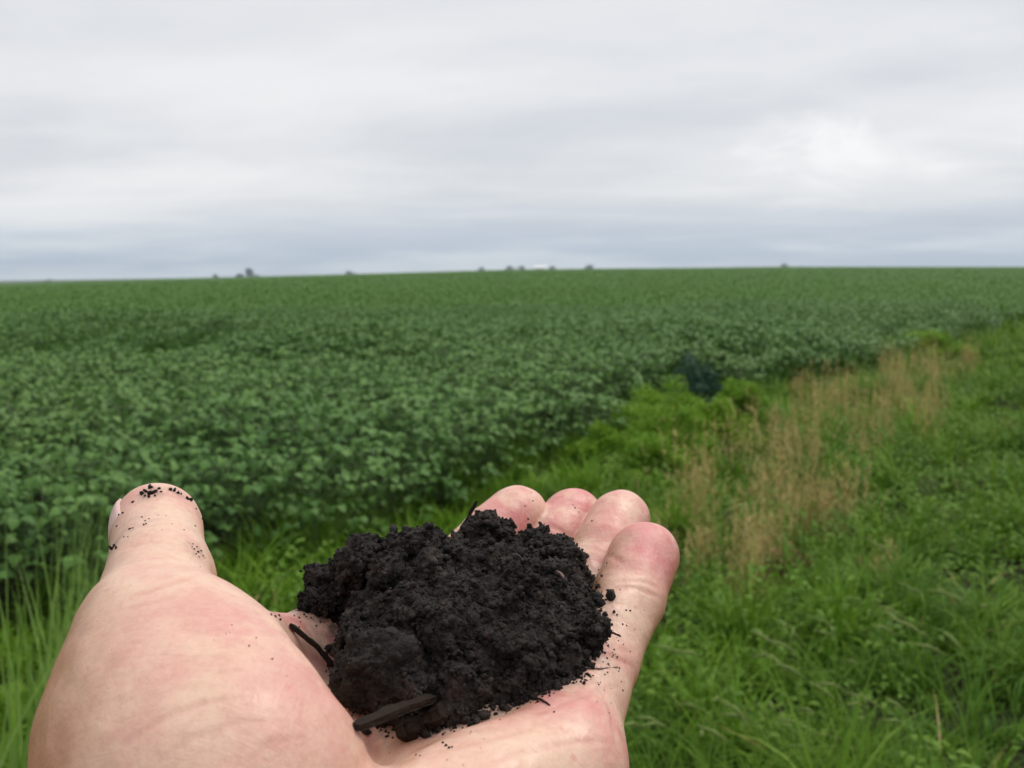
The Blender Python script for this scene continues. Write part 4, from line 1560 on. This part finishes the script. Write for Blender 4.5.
def build_heap():
    rng = np.random.default_rng(77)
    hq = plan(HV)
    foot = []
    for px, py in FOOT_PX:
        hit = ray_px(HBVH, px, py)
        while hit[0] is None:
            py += 2; hit = ray_px(HBVH, px, py)
        foot.append(plan(np.array(hit[0]))[:2])
    foot = np.array(foot)
    s = 1.0
    lo2, hi2 = foot.min(0) - 8, foot.max(0) + 8
    nx, ny = np.ceil((hi2 - lo2) / s).astype(int) + 1
    hz = np.full((nx, ny), np.nan)
    for i in range(nx):
        for j in range(ny):
            o = unplan(np.array([lo2[0] + i * s, lo2[1] + j * s, 40.0]))
            hit = HBVH.ray_cast(Vector(o), Vector(-GUP), 250.0)
            if hit[0] is not None: hz[i, j] = Vector(hit[0]) @ Vector(GUP)
    # heap bottom spans the gaps between fingers: fill holes and smooth
    fillv = np.nanmean(hz)
    m = np.isnan(hz); z = np.where(m, fillv, hz)
    for _ in range(60):
        zz = np.pad(z, 1, mode='edge')
        av = (zz[:-2, 1:-1] + zz[2:, 1:-1] + zz[1:-1, :-2] + zz[1:-1, 2:]) / 4
        z = np.where(m, av, z)
    zs = z.copy()
    for _ in range(40):
        zz = np.pad(zs, 1, mode='edge')
        zs = (zz[:-2, 1:-1] + zz[2:, 1:-1] + zz[1:-1, :-2] + zz[1:-1, 2:]) / 4

    def bil(a, x, y):
        u = np.clip((x - lo2[0]) / s, 0, nx - 1.001); v = np.clip((y - lo2[1]) / s, 0, ny - 1.001)
        i = u.astype(int); j = v.astype(int); fx = u - i; fy = v - j
        return (a[i, j] * (1 - fx) + a[i + 1, j] * fx) * (1 - fy) + (a[i, j + 1] * (1 - fx) + a[i + 1, j + 1] * fx) * fy

    HMAX = 19.5
    bumps = []
    for px, py, D, amp, sg in HEAP_BUMPS:
        q = plan(c3(px, py, D)); bumps.append((q[0], q[1], amp, sg))

    def surf(x, y):
        ins = in_poly(x, y, foot)
        d = poly_dist(x, y, foot) * np.where(ins, 1, -1)
        d = d + (VN3.fbm(np.stack([x, y, 0 * x], -1), 1 / 5.0, 2) - 0.5) * 6.5
        hh = HMAX * (1 - np.exp(-np.maximum(d, 0) / 12.0))
        for bx, by, amp, sg in bumps:
            hh = hh + amp * np.exp(-((x - bx) ** 2 + (y - by) ** 2) / (2 * sg * sg)) * smooth01(-1, 4, d)
        base = bil(z, x, y) * (1 - smooth01(2, 9, d)) + bil(zs, x, y) * smooth01(2, 9, d)
        return np.where(d > 0, base + hh, bil(z, x, y) - 1.5 + np.maximum(d, -3)), d

    r = 0.36
    zlo, zhi = np.nanmin(hz) - 3, np.nanmax(zs) + HMAX + 16
    # lower limit: deepest hand point under the footprint
    gx = np.arange(lo2[0], hi2[0], r); gy = np.arange(lo2[1], hi2[1], r); gz = np.arange(max(zlo, np.nanpercentile(hz, 2) - 4), zhi, r)
    X, Y = np.meshgrid(gx, gy, indexing='ij')
    T, D = surf(X, Y)
    B = bil(z, X, Y)
    fld = ((gz[None, None, :] - (T - 5.2)[:, :, None]) * 0.75).astype(np.float32)
    # soil stays on the skin: cut below the hand's upper side
    low = ((B - 1.2)[:, :, None] - gz[None, None, :]).astype(np.float32)
    # lumps
    N = 1300
    cand = rng.uniform(lo2, hi2, (N * 3, 2))
    tt, dd = surf(cand[:, 0], cand[:, 1])
    keep = dd > -0.8
    cand, tt, dd = cand[keep][:N], tt[keep][:N], dd[keep][:N]
    rad = 0.65 * (1 - rng.random(len(cand))) ** (-1 / 2.1)
    rad = np.minimum(rad, np.minimum(4.2, 1.0 + np.maximum(dd, 0) * 0.45))
    cz = tt - rad * rng.uniform(0.0, 0.9, len(cand)) - rng.exponential(0.5, len(cand))
    bigs = np.where(dd > 3)[0][:70]
    rad[bigs] = rng.uniform(2.2, 5.0, len(bigs)); cz[bigs] = tt[bigs] - rad[bigs] * rng.uniform(-0.25, 0.5, len(bigs))
    org = np.array([gx[0], gy[0], gz[0]])
    for c0, c1, c2, rr in zip(cand[:, 0], cand[:, 1], cz, rad):
        c = np.array([c0, c1, c2])
        sc = rng.uniform(0.75, 1.3, 3)
        m = rr * 1.5 + 1.0
        i0 = np.maximum(((c - m - org) / r).astype(int), 0); i1 = np.minimum(((c + m - org) / r).astype(int) + 2, fld.shape)
        if np.any(i1 <= i0): continue
        ax = [(org[k] + np.arange(i0[k], i1[k]) * r - c[k]) / sc[k] for k in range(3)]
        d = np.sqrt(ax[0][:, None, None] ** 2 + ax[1][None, :, None] ** 2 + ax[2][None, None, :] ** 2) - rr
        sl = tuple(slice(a, b) for a, b in zip(i0, i1))
        fld[sl] = np.minimum(fld[sl], d)
    # crumble the surface
    near = np.abs(fld) < 3.5
    ii = np.argwhere(near)
    pts = org + ii * r
    n1 = VN4.fbm(pts, 1 / 0.85, 2)
    nz = (VN4.fbm(pts + 20, 1 / 5.5, 1) - 0.5) * 4.0 + (VN3.fbm(pts, 1 / 2.8, 2) - 0.5) * 3.0 + (n1 - 0.5) * 2.4 + np.abs(VN3.fbm(pts + 50, 1 / 1.9, 2) - 0.5) * 2.4 - 0.4
    fld[near] += nz.astype(np.float32)
    fld = np.maximum(fld, low)
    v, q = surface_nets(fld, org, r)
    nrm = normals_of(v, q)
    if np.mean(nrm[:, 2]) < 0: q = q[:, ::-1]
    # drop small islands: keep the largest piece by label propagation
    lab = np.arange(len(v))
    for _ in range(400):
        mn = lab[q].min(1)
        new = lab.copy()
        for k in range(4): np.minimum.at(new, q[:, k], mn)
        new = new[new]
        if np.array_equal(new, lab): break
        lab = new
    big = np.bincount(lab).argmax()
    q = q[lab[q[:, 0]] == big]
    used = np.unique(q); remap = np.full(len(v), -1); remap[used] = np.arange(len(used))
    v = v[used]; q = remap[q]
    vm = unplan(v)
    # soil smeared on the skin round the heap and on the thumb tip
    dirt = np.zeros(len(HV))
    pd = poly_dist(hq[:, 0], hq[:, 1], foot)
    upper = HN @ GUP > 0.15
    ins = in_poly(hq[:, 0], hq[:, 1], foot)
    dirt = np.where(upper, np.where(ins, 0.9, 0.75 * np.exp(-pd / 2.6) + 0.16 * np.exp(-pd / 9.0)), 0.0)
    for px, py, a, sg in [(150, 493, 0.8, 2.2), (176, 492, 0.6, 1.8), (196, 550, 0.5, 2.0), (113, 547, 0.7, 1.8), (280, 618, 0.4, 4.0), (310, 618, 0.45, 4.0), (140, 522, 0.22, 4.0)]:
        hit = ray_px(HBVH, px, py)
        if hit[0] is not None:
            dirt = np.maximum(dirt, a * np.exp(-np.sum((HV - np.array(hit[0])) ** 2, 1) / (2 * sg * sg)))
    add_attr(HAND.data, 'dirt', dirt)
    heap = obj('soil_heap', mesh_np('soil_heap', to_world(vm), [q]), SOIL)
    tag(heap, 'heap of crumbly black soil lying in the hollow of the open palm', 'soil')
    bv = BVHTree.FromPolygons([tuple(a) for a in vm], [tuple(int(i) for i in f) for f in q])

    # loose granules over the heap and spilling at its rim
    nn = normals_of(v, q)
    nn = nn if np.mean(nn[:, 2]) > 0 else -nn
    upv = np.where(nn[:, 2] > -0.2)[0]
    big_n = 11000
    gx2 = rng.uniform(lo2, hi2, (big_n * 3, 2))
    t2, d2 = surf(gx2[:, 0], gx2[:, 1])
    kp = d2 > 0.2
    gx2, t2, d2 = gx2[kp][:big_n], t2[kp][:big_n], d2[kp][:big_n]
    br = np.minimum(0.55 * (1 - rng.random(len(gx2))) ** (-1 / 2.2), np.minimum(2.5, 0.55 + d2 * 0.28))
    bpos = np.column_stack([gx2, t2 - br * rng.uniform(0.0, 1.0, len(gx2)) - np.minimum(rng.exponential(1.3, len(gx2)), 4.0)])
    tmb = []
    for v0, f0, q0 in lumps_np(14, rng, 3, 0.55):
        v0 = facet(v0, rng, 8, 0.62, 0.95)
        v0 = v0 * (1 + (VN4.fbm(v0 + rng.random() * 9, 2.4, 2) - 0.5) * 0.55 + (VN3.fbm(v0 + 4, 6.0, 2) - 0.5) * 0.35)[:, None]
        tmb.append((v0, f0, q0))
    wb = rng.integers(0, 14, len(bpos))
    lump_parts = []
    for k in range(14):
        mk = wb == k
        vv, fs = instance_np(tmb[k], rand_rot(int(mk.sum()), rng), bpos[mk], br[mk])
        lump_parts.append((to_world(unplan(vv)), fs))
    pick = rng.choice(upv, 12000)
    gr = 0.22 * (1 - rng.random(12000)) ** (-1 / 2.6); gr = np.minimum(gr, 1.2)
    pos = v[pick] + nn[pick] * (gr * rng.uniform(-0.3, 0.6, 12000))[:, None]
    # rim
    M = 2600
    e = rng.integers(0, len(foot) - 7, M); tt = rng.random((M, 1))
    pe = foot[e] * (1 - tt) + foot[(e + 1) % len(foot)] * tt
    ctr = foot.mean(0)
    outw = (pe - ctr) / np.linalg.norm(pe - ctr, axis=1, keepdims=True)
    pe = pe + outw * np.abs(rng.normal(0, 2.6, (M, 1))) * rng.random((M, 1)) ** 0.7 - outw * 1.6
    rg = np.minimum(0.20 * (1 - rng.random(M)) ** (-1 / 2.0), 1.4)
    ok = []
    for k in range(M):
        o = unplan(np.array([pe[k, 0], pe[k, 1], 40.0]))
        hit = HBVH.ray_cast(Vector(o), Vector(-GUP), 250.0)
        if hit[0] is not None:
            ok.append(np.append(pe[k], Vector(hit[0]) @ Vector(GUP) + rg[k] * 0.35).tolist() + [rg[k]])
    ok = np.array(ok)
    allp = np.concatenate([pos, ok[:, :3]]); allr = np.concatenate([gr, ok[:, 3]])
    tm = lumps_np(8, rng, 1, 0.75)
    which = rng.integers(0, 8, len(allp))
    parts = lump_parts
    for k in range(8):
        mk = which == k
        R = rand_rot(int(mk.sum()), rng)
        vv, fs = instance_np(tm[k], R, allp[mk], allr[mk])
        parts.append((to_world(unplan(vv)), fs))
    cr = obj('crumbs', mesh_np('crumbs', *join(parts)), SOIL, heap)
    cr['kind'] = 'stuff'
    return heap, bv


HEAP_BUMPS = [  # pixel, depth mm, height mm, spread mm
    (488, 530, 258, 5.0, 6.0), (352, 584, 246, 6.5, 5.5), (372, 580, 247, 3.0, 6.0), (552, 562, 258, 2.5, 6.0), (408, 560, 250, 5.5, 7.0), (436, 552, 254, 4.0, 6.0),
]
HEAP, SBVH = build_heap()


def hit_any(px, py):
    a = ray_px(HBVH, px, py); b = ray_px(SBVH, px, py)
    if a[0] is None: return b
    if b[0] is None: return a
    return a if a[3] < b[3] else b


def build_debris():
    rng = np.random.default_rng(88)
    import bmesh
    # the big rounded clod in front of the heap
    hit = ray_px(HBVH, 384, 716)
    q = plan(np.array(hit[0])); R = 10.4
    c = unplan(q + np.array([0.0, 3.0, R * 0.86]))
    bm = bmesh.new(); bmesh.ops.create_icosphere(bm, subdivisions=6, radius=1.0)
    v = np.array([tuple(a.co) for a in bm.verts]); f = np.array([[x.index for x in p.verts] for p in bm.faces]); bm.free()
    d = 1 + (VN3.fbm(v + 3, 1.5, 3) - 0.5) * 0.60 + (VN4.fbm(v + 9, 4.5, 3) - 0.5) * 0.34 + (VN3.fbm(v + 1, 17.0, 3) - 0.5) * 0.08
    v = facet(v, np.random.default_rng(3), 10, 0.78, 0.95) * d[:, None] * R * np.array([1.03, 0.94, 0.95])
    gm0 = lumps_np(4, rng, 1, 0.75)
    pk = rng.choice(len(v), 600); gs = np.minimum(0.25 * (1 - rng.random(600)) ** (-1 / 2.4), 1.2)
    v, f = join([(v, [f])] + [instance_np(gm0[j], rand_rot(150, rng), v[pk[j * 150:(j + 1) * 150]], gs[j * 150:(j + 1) * 150]) for j in range(4)])
    f = f[0]
    tag(obj('soil_clod', mesh_np('soil_clod', to_world(c + v), [f]), CLOD), 'large rounded dark clod at the front left of the heap beside the thumb', 'clod')

    # medium clods half sunk in the heap, each one lump
    tm = lumps_np(4, rng, 5, 0.5)
    gm = lumps_np(4, rng, 1, 0.75)
    med = [(352, 640, 5.6, 'upper clod at the left end of the soil heap above the big clod'),
           (358, 566, 5.6, 'crumbly clod topping the far left end of the soil heap'),
           (490, 528, 5.0, 'crumbly clod forming the peak of the soil heap'),
           (548, 548, 4.2, 'crumbly clod near the fingertips at the back right of the heap'),
           (592, 630, 3.2, 'small clod at the right end of the heap near the little finger'),
           (544, 676, 3.6, 'small clod at the front right rim of the soil heap'),
           (325, 600, 3.8, 'small clod lying on the base of the index finger')]
    for k, (px, py, r, lab) in enumerate(med):
        hit = hit_any(px, py)
        if hit[0] is None: continue
        p = np.array(hit[0]) + np.array(hit[1]) * r * 0.15
        tv, tf, _ = tm[k % 4]
        vv = facet(tv, rng)
        nz = (VN4.fbm(tv + k, 2.6, 2) - 0.5) * 0.7 + (VN3.fbm(tv + k, 6.5, 3) - 0.5) * 0.6
        vv = vv * (1 + nz)[:, None] * r
        pk = rng.choice(len(vv), 420)
        gs = np.minimum(0.28 * (1 - rng.random(420)) ** (-1 / 2.4), 1.3)
        gl = [instance_np(gm[j], rand_rot(105, rng), vv[pk[j * 105:(j + 1) * 105]], gs[j * 105:(j + 1) * 105]) for j in range(4)]
        vv, tf = join([(vv, [tf])] + gl); tf = tf[0]
        tag(obj('soil_clod', mesh_np('soil_clod', to_world(p + vv), [tf]), SOIL), lab, 'clod')

    # sticks
    m, t, b = new_mat('dark_bark')
    tc = t.add('ShaderNodeTexCoord').outputs['Object']
    t.put(b.inputs['Base Color'], t.mix(t.noise(tc, 700.0, 4), (0.008, 0.0055, 0.0040), (0.034, 0.023, 0.0165)))
    b.inputs['Roughness'].default_value = 0.85
    b.inputs['Specular IOR Level'].default_value = 0.1
    bp = t.add('ShaderNodeBump'); bp.inputs['Strength'].default_value = 0.7; bp.inputs['Distance'].default_value = 0.0004
    t.l.new(t.noise(tc, 1400.0, 3), bp.inputs['Height']); t.l.new(bp.outputs[0], b.inputs['Normal'])

    def stick(name, pts, w, flat, mat, lab, cat):
        pts = np.array(pts, float)
        n = 14
        s = np.linspace(0, 1, len(pts)); u = np.linspace(0, 1, n)
        c = np.stack([np.interp(u, s, pts[:, k]) for k in range(3)], -1)
        c += rng.normal(0, 0.05 * w, c.shape) + (np.cumsum(rng.normal(0, 0.16 * w, c.shape), 0) * np.sin(np.pi * u)[:, None] if w < 0.9 else 0)
        tan = np.gradient(c, axis=0); tan /= np.linalg.norm(tan, axis=1, keepdims=True)
        side = np.cross(tan, GUP); side /= np.linalg.norm(side, axis=1, keepdims=True)
        upv = np.cross(side, tan)
        th = np.linspace(0, TAU, 10, endpoint=False)
        w_u = w * (0.92 + 0.16 * rng.random(n)); w_u[-1] *= 0.45 if w < 0.9 else 0.8; w_u[0] *= 0.7
        jag = 1 + 0.22 * rng.normal(0, 1, (1, 10)) + 0.08 * rng.normal(0, 1, (n, 10)); w_u = w_u * (1 + 0.10 * np.sin(u * 9 + w * 9) * (w > 1))
        ring = (np.sign(np.cos(th)) * np.abs(np.cos(th)) ** 0.18)[None, :, None] * side[:, None] + flat * (np.sign(np.sin(th)) * np.abs(np.sin(th)) ** 0.18)[None, :, None] * upv[:, None]
        v = (c[:, None] + ring * (w_u[:, None] * jag)[:, :, None]).reshape(-1, 3)
        q = [(i * 10 + j, i * 10 + (j + 1) % 10, (i + 1) * 10 + (j + 1) % 10, (i + 1) * 10 + j) for i in range(n - 1) for j in range(10)]
        v = np.concatenate([v, c[:1], c[-1:]])
        k0, k1 = len(v) - 2, len(v) - 1
        tri = [(k0, (j + 1) % 10, j) for j in range(10)] + [(k1, (n - 1) * 10 + j, (n - 1) * 10 + (j + 1) % 10) for j in range(10)]
        o = obj(name, mesh_np(name, to_world(v), [np.array(q), np.array(tri)], False), mat)
        tag(o, lab, cat)

    def on(px, py, lift):
        hit = hit_any(px, py)
        return np.array(hit[0]) + GUP * lift

    a = on(356, 733, 1.0); bb = on(434, 708, 2.2)
    stick('bark_strip', [a, (a + bb) / 2 + GUP * 0.3, bb], 1.1, 0.6, m, 'flat dark strip of bark lying in front of the big clod', 'bark')
    a = on(398, 741, 2.2); bb = on(446, 720, 2.6)
    stick('wood_chip', [a, bb], 2.7, 0.6, m, 'short thick dark wood chip under the bark strip at the heap front', 'wood chip')
    a = on(456, 533, -1.5); bb = c3(477, 501, np.array(a)[2] - 2)
    stick('twig', [a, (a + bb) / 2, bb], 0.42, 0.9, m, 'short dark twig standing up from the back of the soil heap', 'twig')
    a = on(290, 629, 1.0); bb = on(334, 674, 1.6)
    stick('twig', [a, (a + bb) / 2 + GUP * 0.8, bb], 0.5, 0.9, m, 'dark twig between the ball of the thumb and the left side of the heap', 'twig')
    a = on(505, 672, 0.3); bb = on(570, 640, 0.6)
    stick('twig', [on(502, 634, 0.2), on(516, 622, 0.5), on(526, 612, 0.4)], 0.26, 0.9, m, 'small dark twig lying across the middle of the heap', 'twig')
    straw, t, b = new_mat('straw'); t.put(b.inputs['Base Color'], (0.30, 0.21, 0.10)); b.inputs['Roughness'].default_value = 0.7
    pale, t, b = new_mat('pale_fibre'); t.put(b.inputs['Base Color'], (0.13, 0.075, 0.06)); b.inputs['Roughness'].default_value = 0.7
    stick('straw', [on(523, 606, 0.4), on(528, 598, 0.5)], 0.5, 0.6, straw, 'tiny tan straw fragment in the middle of the heap', 'straw')
    stick('root_fibre', [on(510, 671, 0.3), on(522, 673, 0.5), on(533, 678, 0.3)], 0.16, 1.0, straw, 'thin yellowish root fibre on the front of the heap', 'root')
    stick('root_fibre', [on(548, 572, 0.3), on(556, 574, 0.5), on(564, 579, 0.3)], 0.3, 0.8, pale, 'short brownish root fibre on the right slope of the heap', 'root')
    stick('root_fibre', [on(585, 668, 0.15), on(600, 670, 0.2), on(618, 668, 0.15)], 0.14, 1.0, pale, 'hair thin root lying on the palm right of the heap', 'root')
    stick('root_fibre', [on(604, 630, 0.15), on(612, 633, 0.2), on(621, 637, 0.15)], 0.16, 1.0, m, 'hair thin dark root on the base of the little finger', 'root')
    stick('root_fibre', [on(532, 697, 0.2), on(542, 701, 0.2), on(550, 706, 0.15)], 0.16, 1.0, m, 'short dark root tip poking from the front rim of the heap', 'root')

    # single crumbs stuck to the skin
    protos = []
    for k, (v, f, _) in enumerate(lumps_np(6, rng, 2, 0.55)):
        v = facet(v, rng, 7, 0.55, 0.9)
        me = mesh_np('soil_crumb', v, [f], False); me.materials.append(SOIL); protos.append(me)

    def crumb(px, py, rpx, lab, group):
        hit = hit_any(px, py)
        if hit[0] is None: return
        D = hit[0][2]
        r = rpx * D / F
        p = np.array(hit[0]) + np.array(hit[1]) * r * 0.25
        o = obj('soil_crumb', protos[rng.integers(6)])
        o.location = tuple(to_world(p))
        o.rotation_euler = tuple(rng.random(3) * TAU)
        s = r * 0.001
        o.scale = (s * rng.uniform(0.75, 1.35), s * rng.uniform(0.7, 1.2), s * rng.uniform(0.6, 1.1))
        tag(o, lab, 'crumb', group)

    L = 'black soil crumb in the cluster on top of the thumb tip'
    for px, py, r in [(142, 494, 2.6), (146, 492, 2.8), (150, 488, 2.4), (151, 494, 3.0), (155, 492, 2.6), (159, 489, 2.2), (161, 492, 1.8), (149, 497, 2.0), (145, 496, 1.6), (155, 496, 1.6), (150, 485, 1.2)]:
        crumb(px, py, r, L, 'soil crumbs on the thumb')
    L = 'dark soil crumb on the right rim of the thumb tip'
    for px, py, r in [(170, 490, 2.2), (174, 491, 2.8), (178, 493, 2.2), (181, 494, 1.2), (187, 499, 2.4), (190, 500, 2.2), (196, 509, 1.2), (203, 522, 2.2), (204, 526, 2.4), (202, 519, 1.2)]:
        crumb(px, py, r, L, 'soil crumbs on the thumb')
    L = 'small soil crumb on the pad of the thumb below the tip'
    for px, py, r in [(133, 502, 1.5), (123, 513, 1.3), (119, 515, 1.2), (142, 517, 0.8), (149, 519, 0.8), (145, 521, 0.8), (144, 525, 1.3), (146, 524, 1.0), (130, 529, 1.4), (133, 528, 1.0), (124, 537, 0.9), (128, 537, 0.9), (117, 526, 1.4),
                      (166, 516, 0.6), (184, 530, 0.7), (195, 526, 0.9), (158, 515, 0.5), (162, 530, 0.5), (172, 524, 0.5)]:
        crumb(px, py, r, L, 'soil crumbs on the thumb')
    L = 'tiny soil crumb on the inner side of the thumb above its base'
    for px, py, r in [(192, 547, 0.9), (194, 549, 1.1), (197, 547, 0.9), (193, 544, 0.8), (198, 552, 1.5), (196, 554, 1.2), (201, 551, 1.2), (203, 556, 0.9), (199, 557, 0.7), (205, 558, 0.7), (200, 567, 0.7)]:
        crumb(px, py, r, L, 'soil crumbs on the thumb')
    L = 'dark crumb clinging to the outer edge of the thumb'
    for px, py, r in [(113, 546, 2.8), (111, 549, 2.4), (115, 548, 2.0), (109, 547, 1.8)]:
        crumb(px + 1.5, py, r, L, 'soil crumbs on the thumb')
    L = 'tiny soil crumb on the pink ball of the thumb'
    for px, py, r in [(232, 625, 0.7), (230, 633, 0.6), (226, 634, 0.6), (233, 629, 0.5), (256, 638, 0.8), (249, 646, 1.0), (272, 659, 1.0), (287, 676, 0.7), (243, 641, 0.5), (262, 648, 0.5), (214, 640, 0.5)]:
        crumb(px, py, r, L, 'soil crumbs on the ball of the thumb')
    L = 'dark soil crumb on the pink base of the index finger'
    for px, py, r in [(271, 615, 1.2), (275, 617, 1.8), (280, 620, 2.2), (279, 616, 1.4), (294, 616, 1.2), (299, 618, 1.3), (300, 622, 1.1), (304, 615, 1.0), (306, 617, 1.2), (311, 618, 1.1), (313, 620, 1.0), (299, 627, 0.9), (308, 612, 0.9), (296, 611, 0.8), (316, 626, 1.3), (320, 622, 1.2)]:
        crumb(px, py, r, L, 'soil crumbs on the index finger base')
    L = 'small soil crumb on the palm right of the heap below the little finger'
    for px, py, r in [(588, 675, 2.4), (590, 677, 1.6), (581, 682, 1.6), (577, 667, 1.3), (585, 664, 1.2), (575, 671, 0.9), (597, 655, 1.1), (603, 662, 0.9), (612, 657, 0.9), (614, 650, 1.0), (617, 657, 1.2), (608, 646, 1.5),
                      (610, 620, 1.4), (612, 625, 1.8), (614, 612, 2.4), (617, 615, 1.4), (609, 633, 1.2), (593, 641, 1.4), (596, 648, 1.2), (602, 640, 1.6), (606, 600, 1.3), (620, 590, 0.8)]:
        crumb(px, py, r, L, 'soil crumbs right of the heap')
    L = 'small soil crumb on the palm in front of the heap'
    for px, py, r in [(446, 746, 1.8), (449, 748, 1.6), (443, 743, 1.5), (452, 747, 1.2), (443, 735, 1.7), (445, 733, 1.1), (416, 755, 1.0), (420, 756, 1.0), (451, 731, 1.0), (471, 732, 0.9), (470, 734, 0.8), (484, 739, 0.6), (554, 712, 1.1), (536, 703, 0.9), (481, 748, 0.5), (390, 753, 0.7), (463, 765, 0.7), (447, 760, 0.6), (500, 720, 0.8), (520, 708, 1.0),
                      (609, 713, 0.7), (597, 702, 0.7), (611, 703, 0.6), (621, 726, 0.5), (536, 752, 0.5)]:
        crumb(px, py, r, L, 'soil crumbs in front of the heap')
    L = 'tiny soil crumb on a finger pad behind the heap'
    for px, py, r in [(592, 521, 1.0), (531, 493, 0.8), (533, 501, 0.7), (525, 506, 0.8), (528, 519, 1.0), (575, 508, 0.8), (579, 512, 0.7), (573, 505, 0.6), (607, 563, 0.9), (642, 512, 0.5), (640, 630, 0.5), (644, 610, 0.5), (618, 566, 0.6)]:
        crumb(px, py, r, L, 'soil crumbs on the fingers')
    L = 'fine soil crumb scattered over the base of the little finger'
    for k in range(46):
        t = rng.random()
        crumb(592 + 22 * t + rng.normal(0, 9) + 8, 600 + 85 * (1 - t) + rng.normal(0, 10), rng.uniform(0.45, 1.1), L, 'soil crumbs right of the heap')


build_debris()
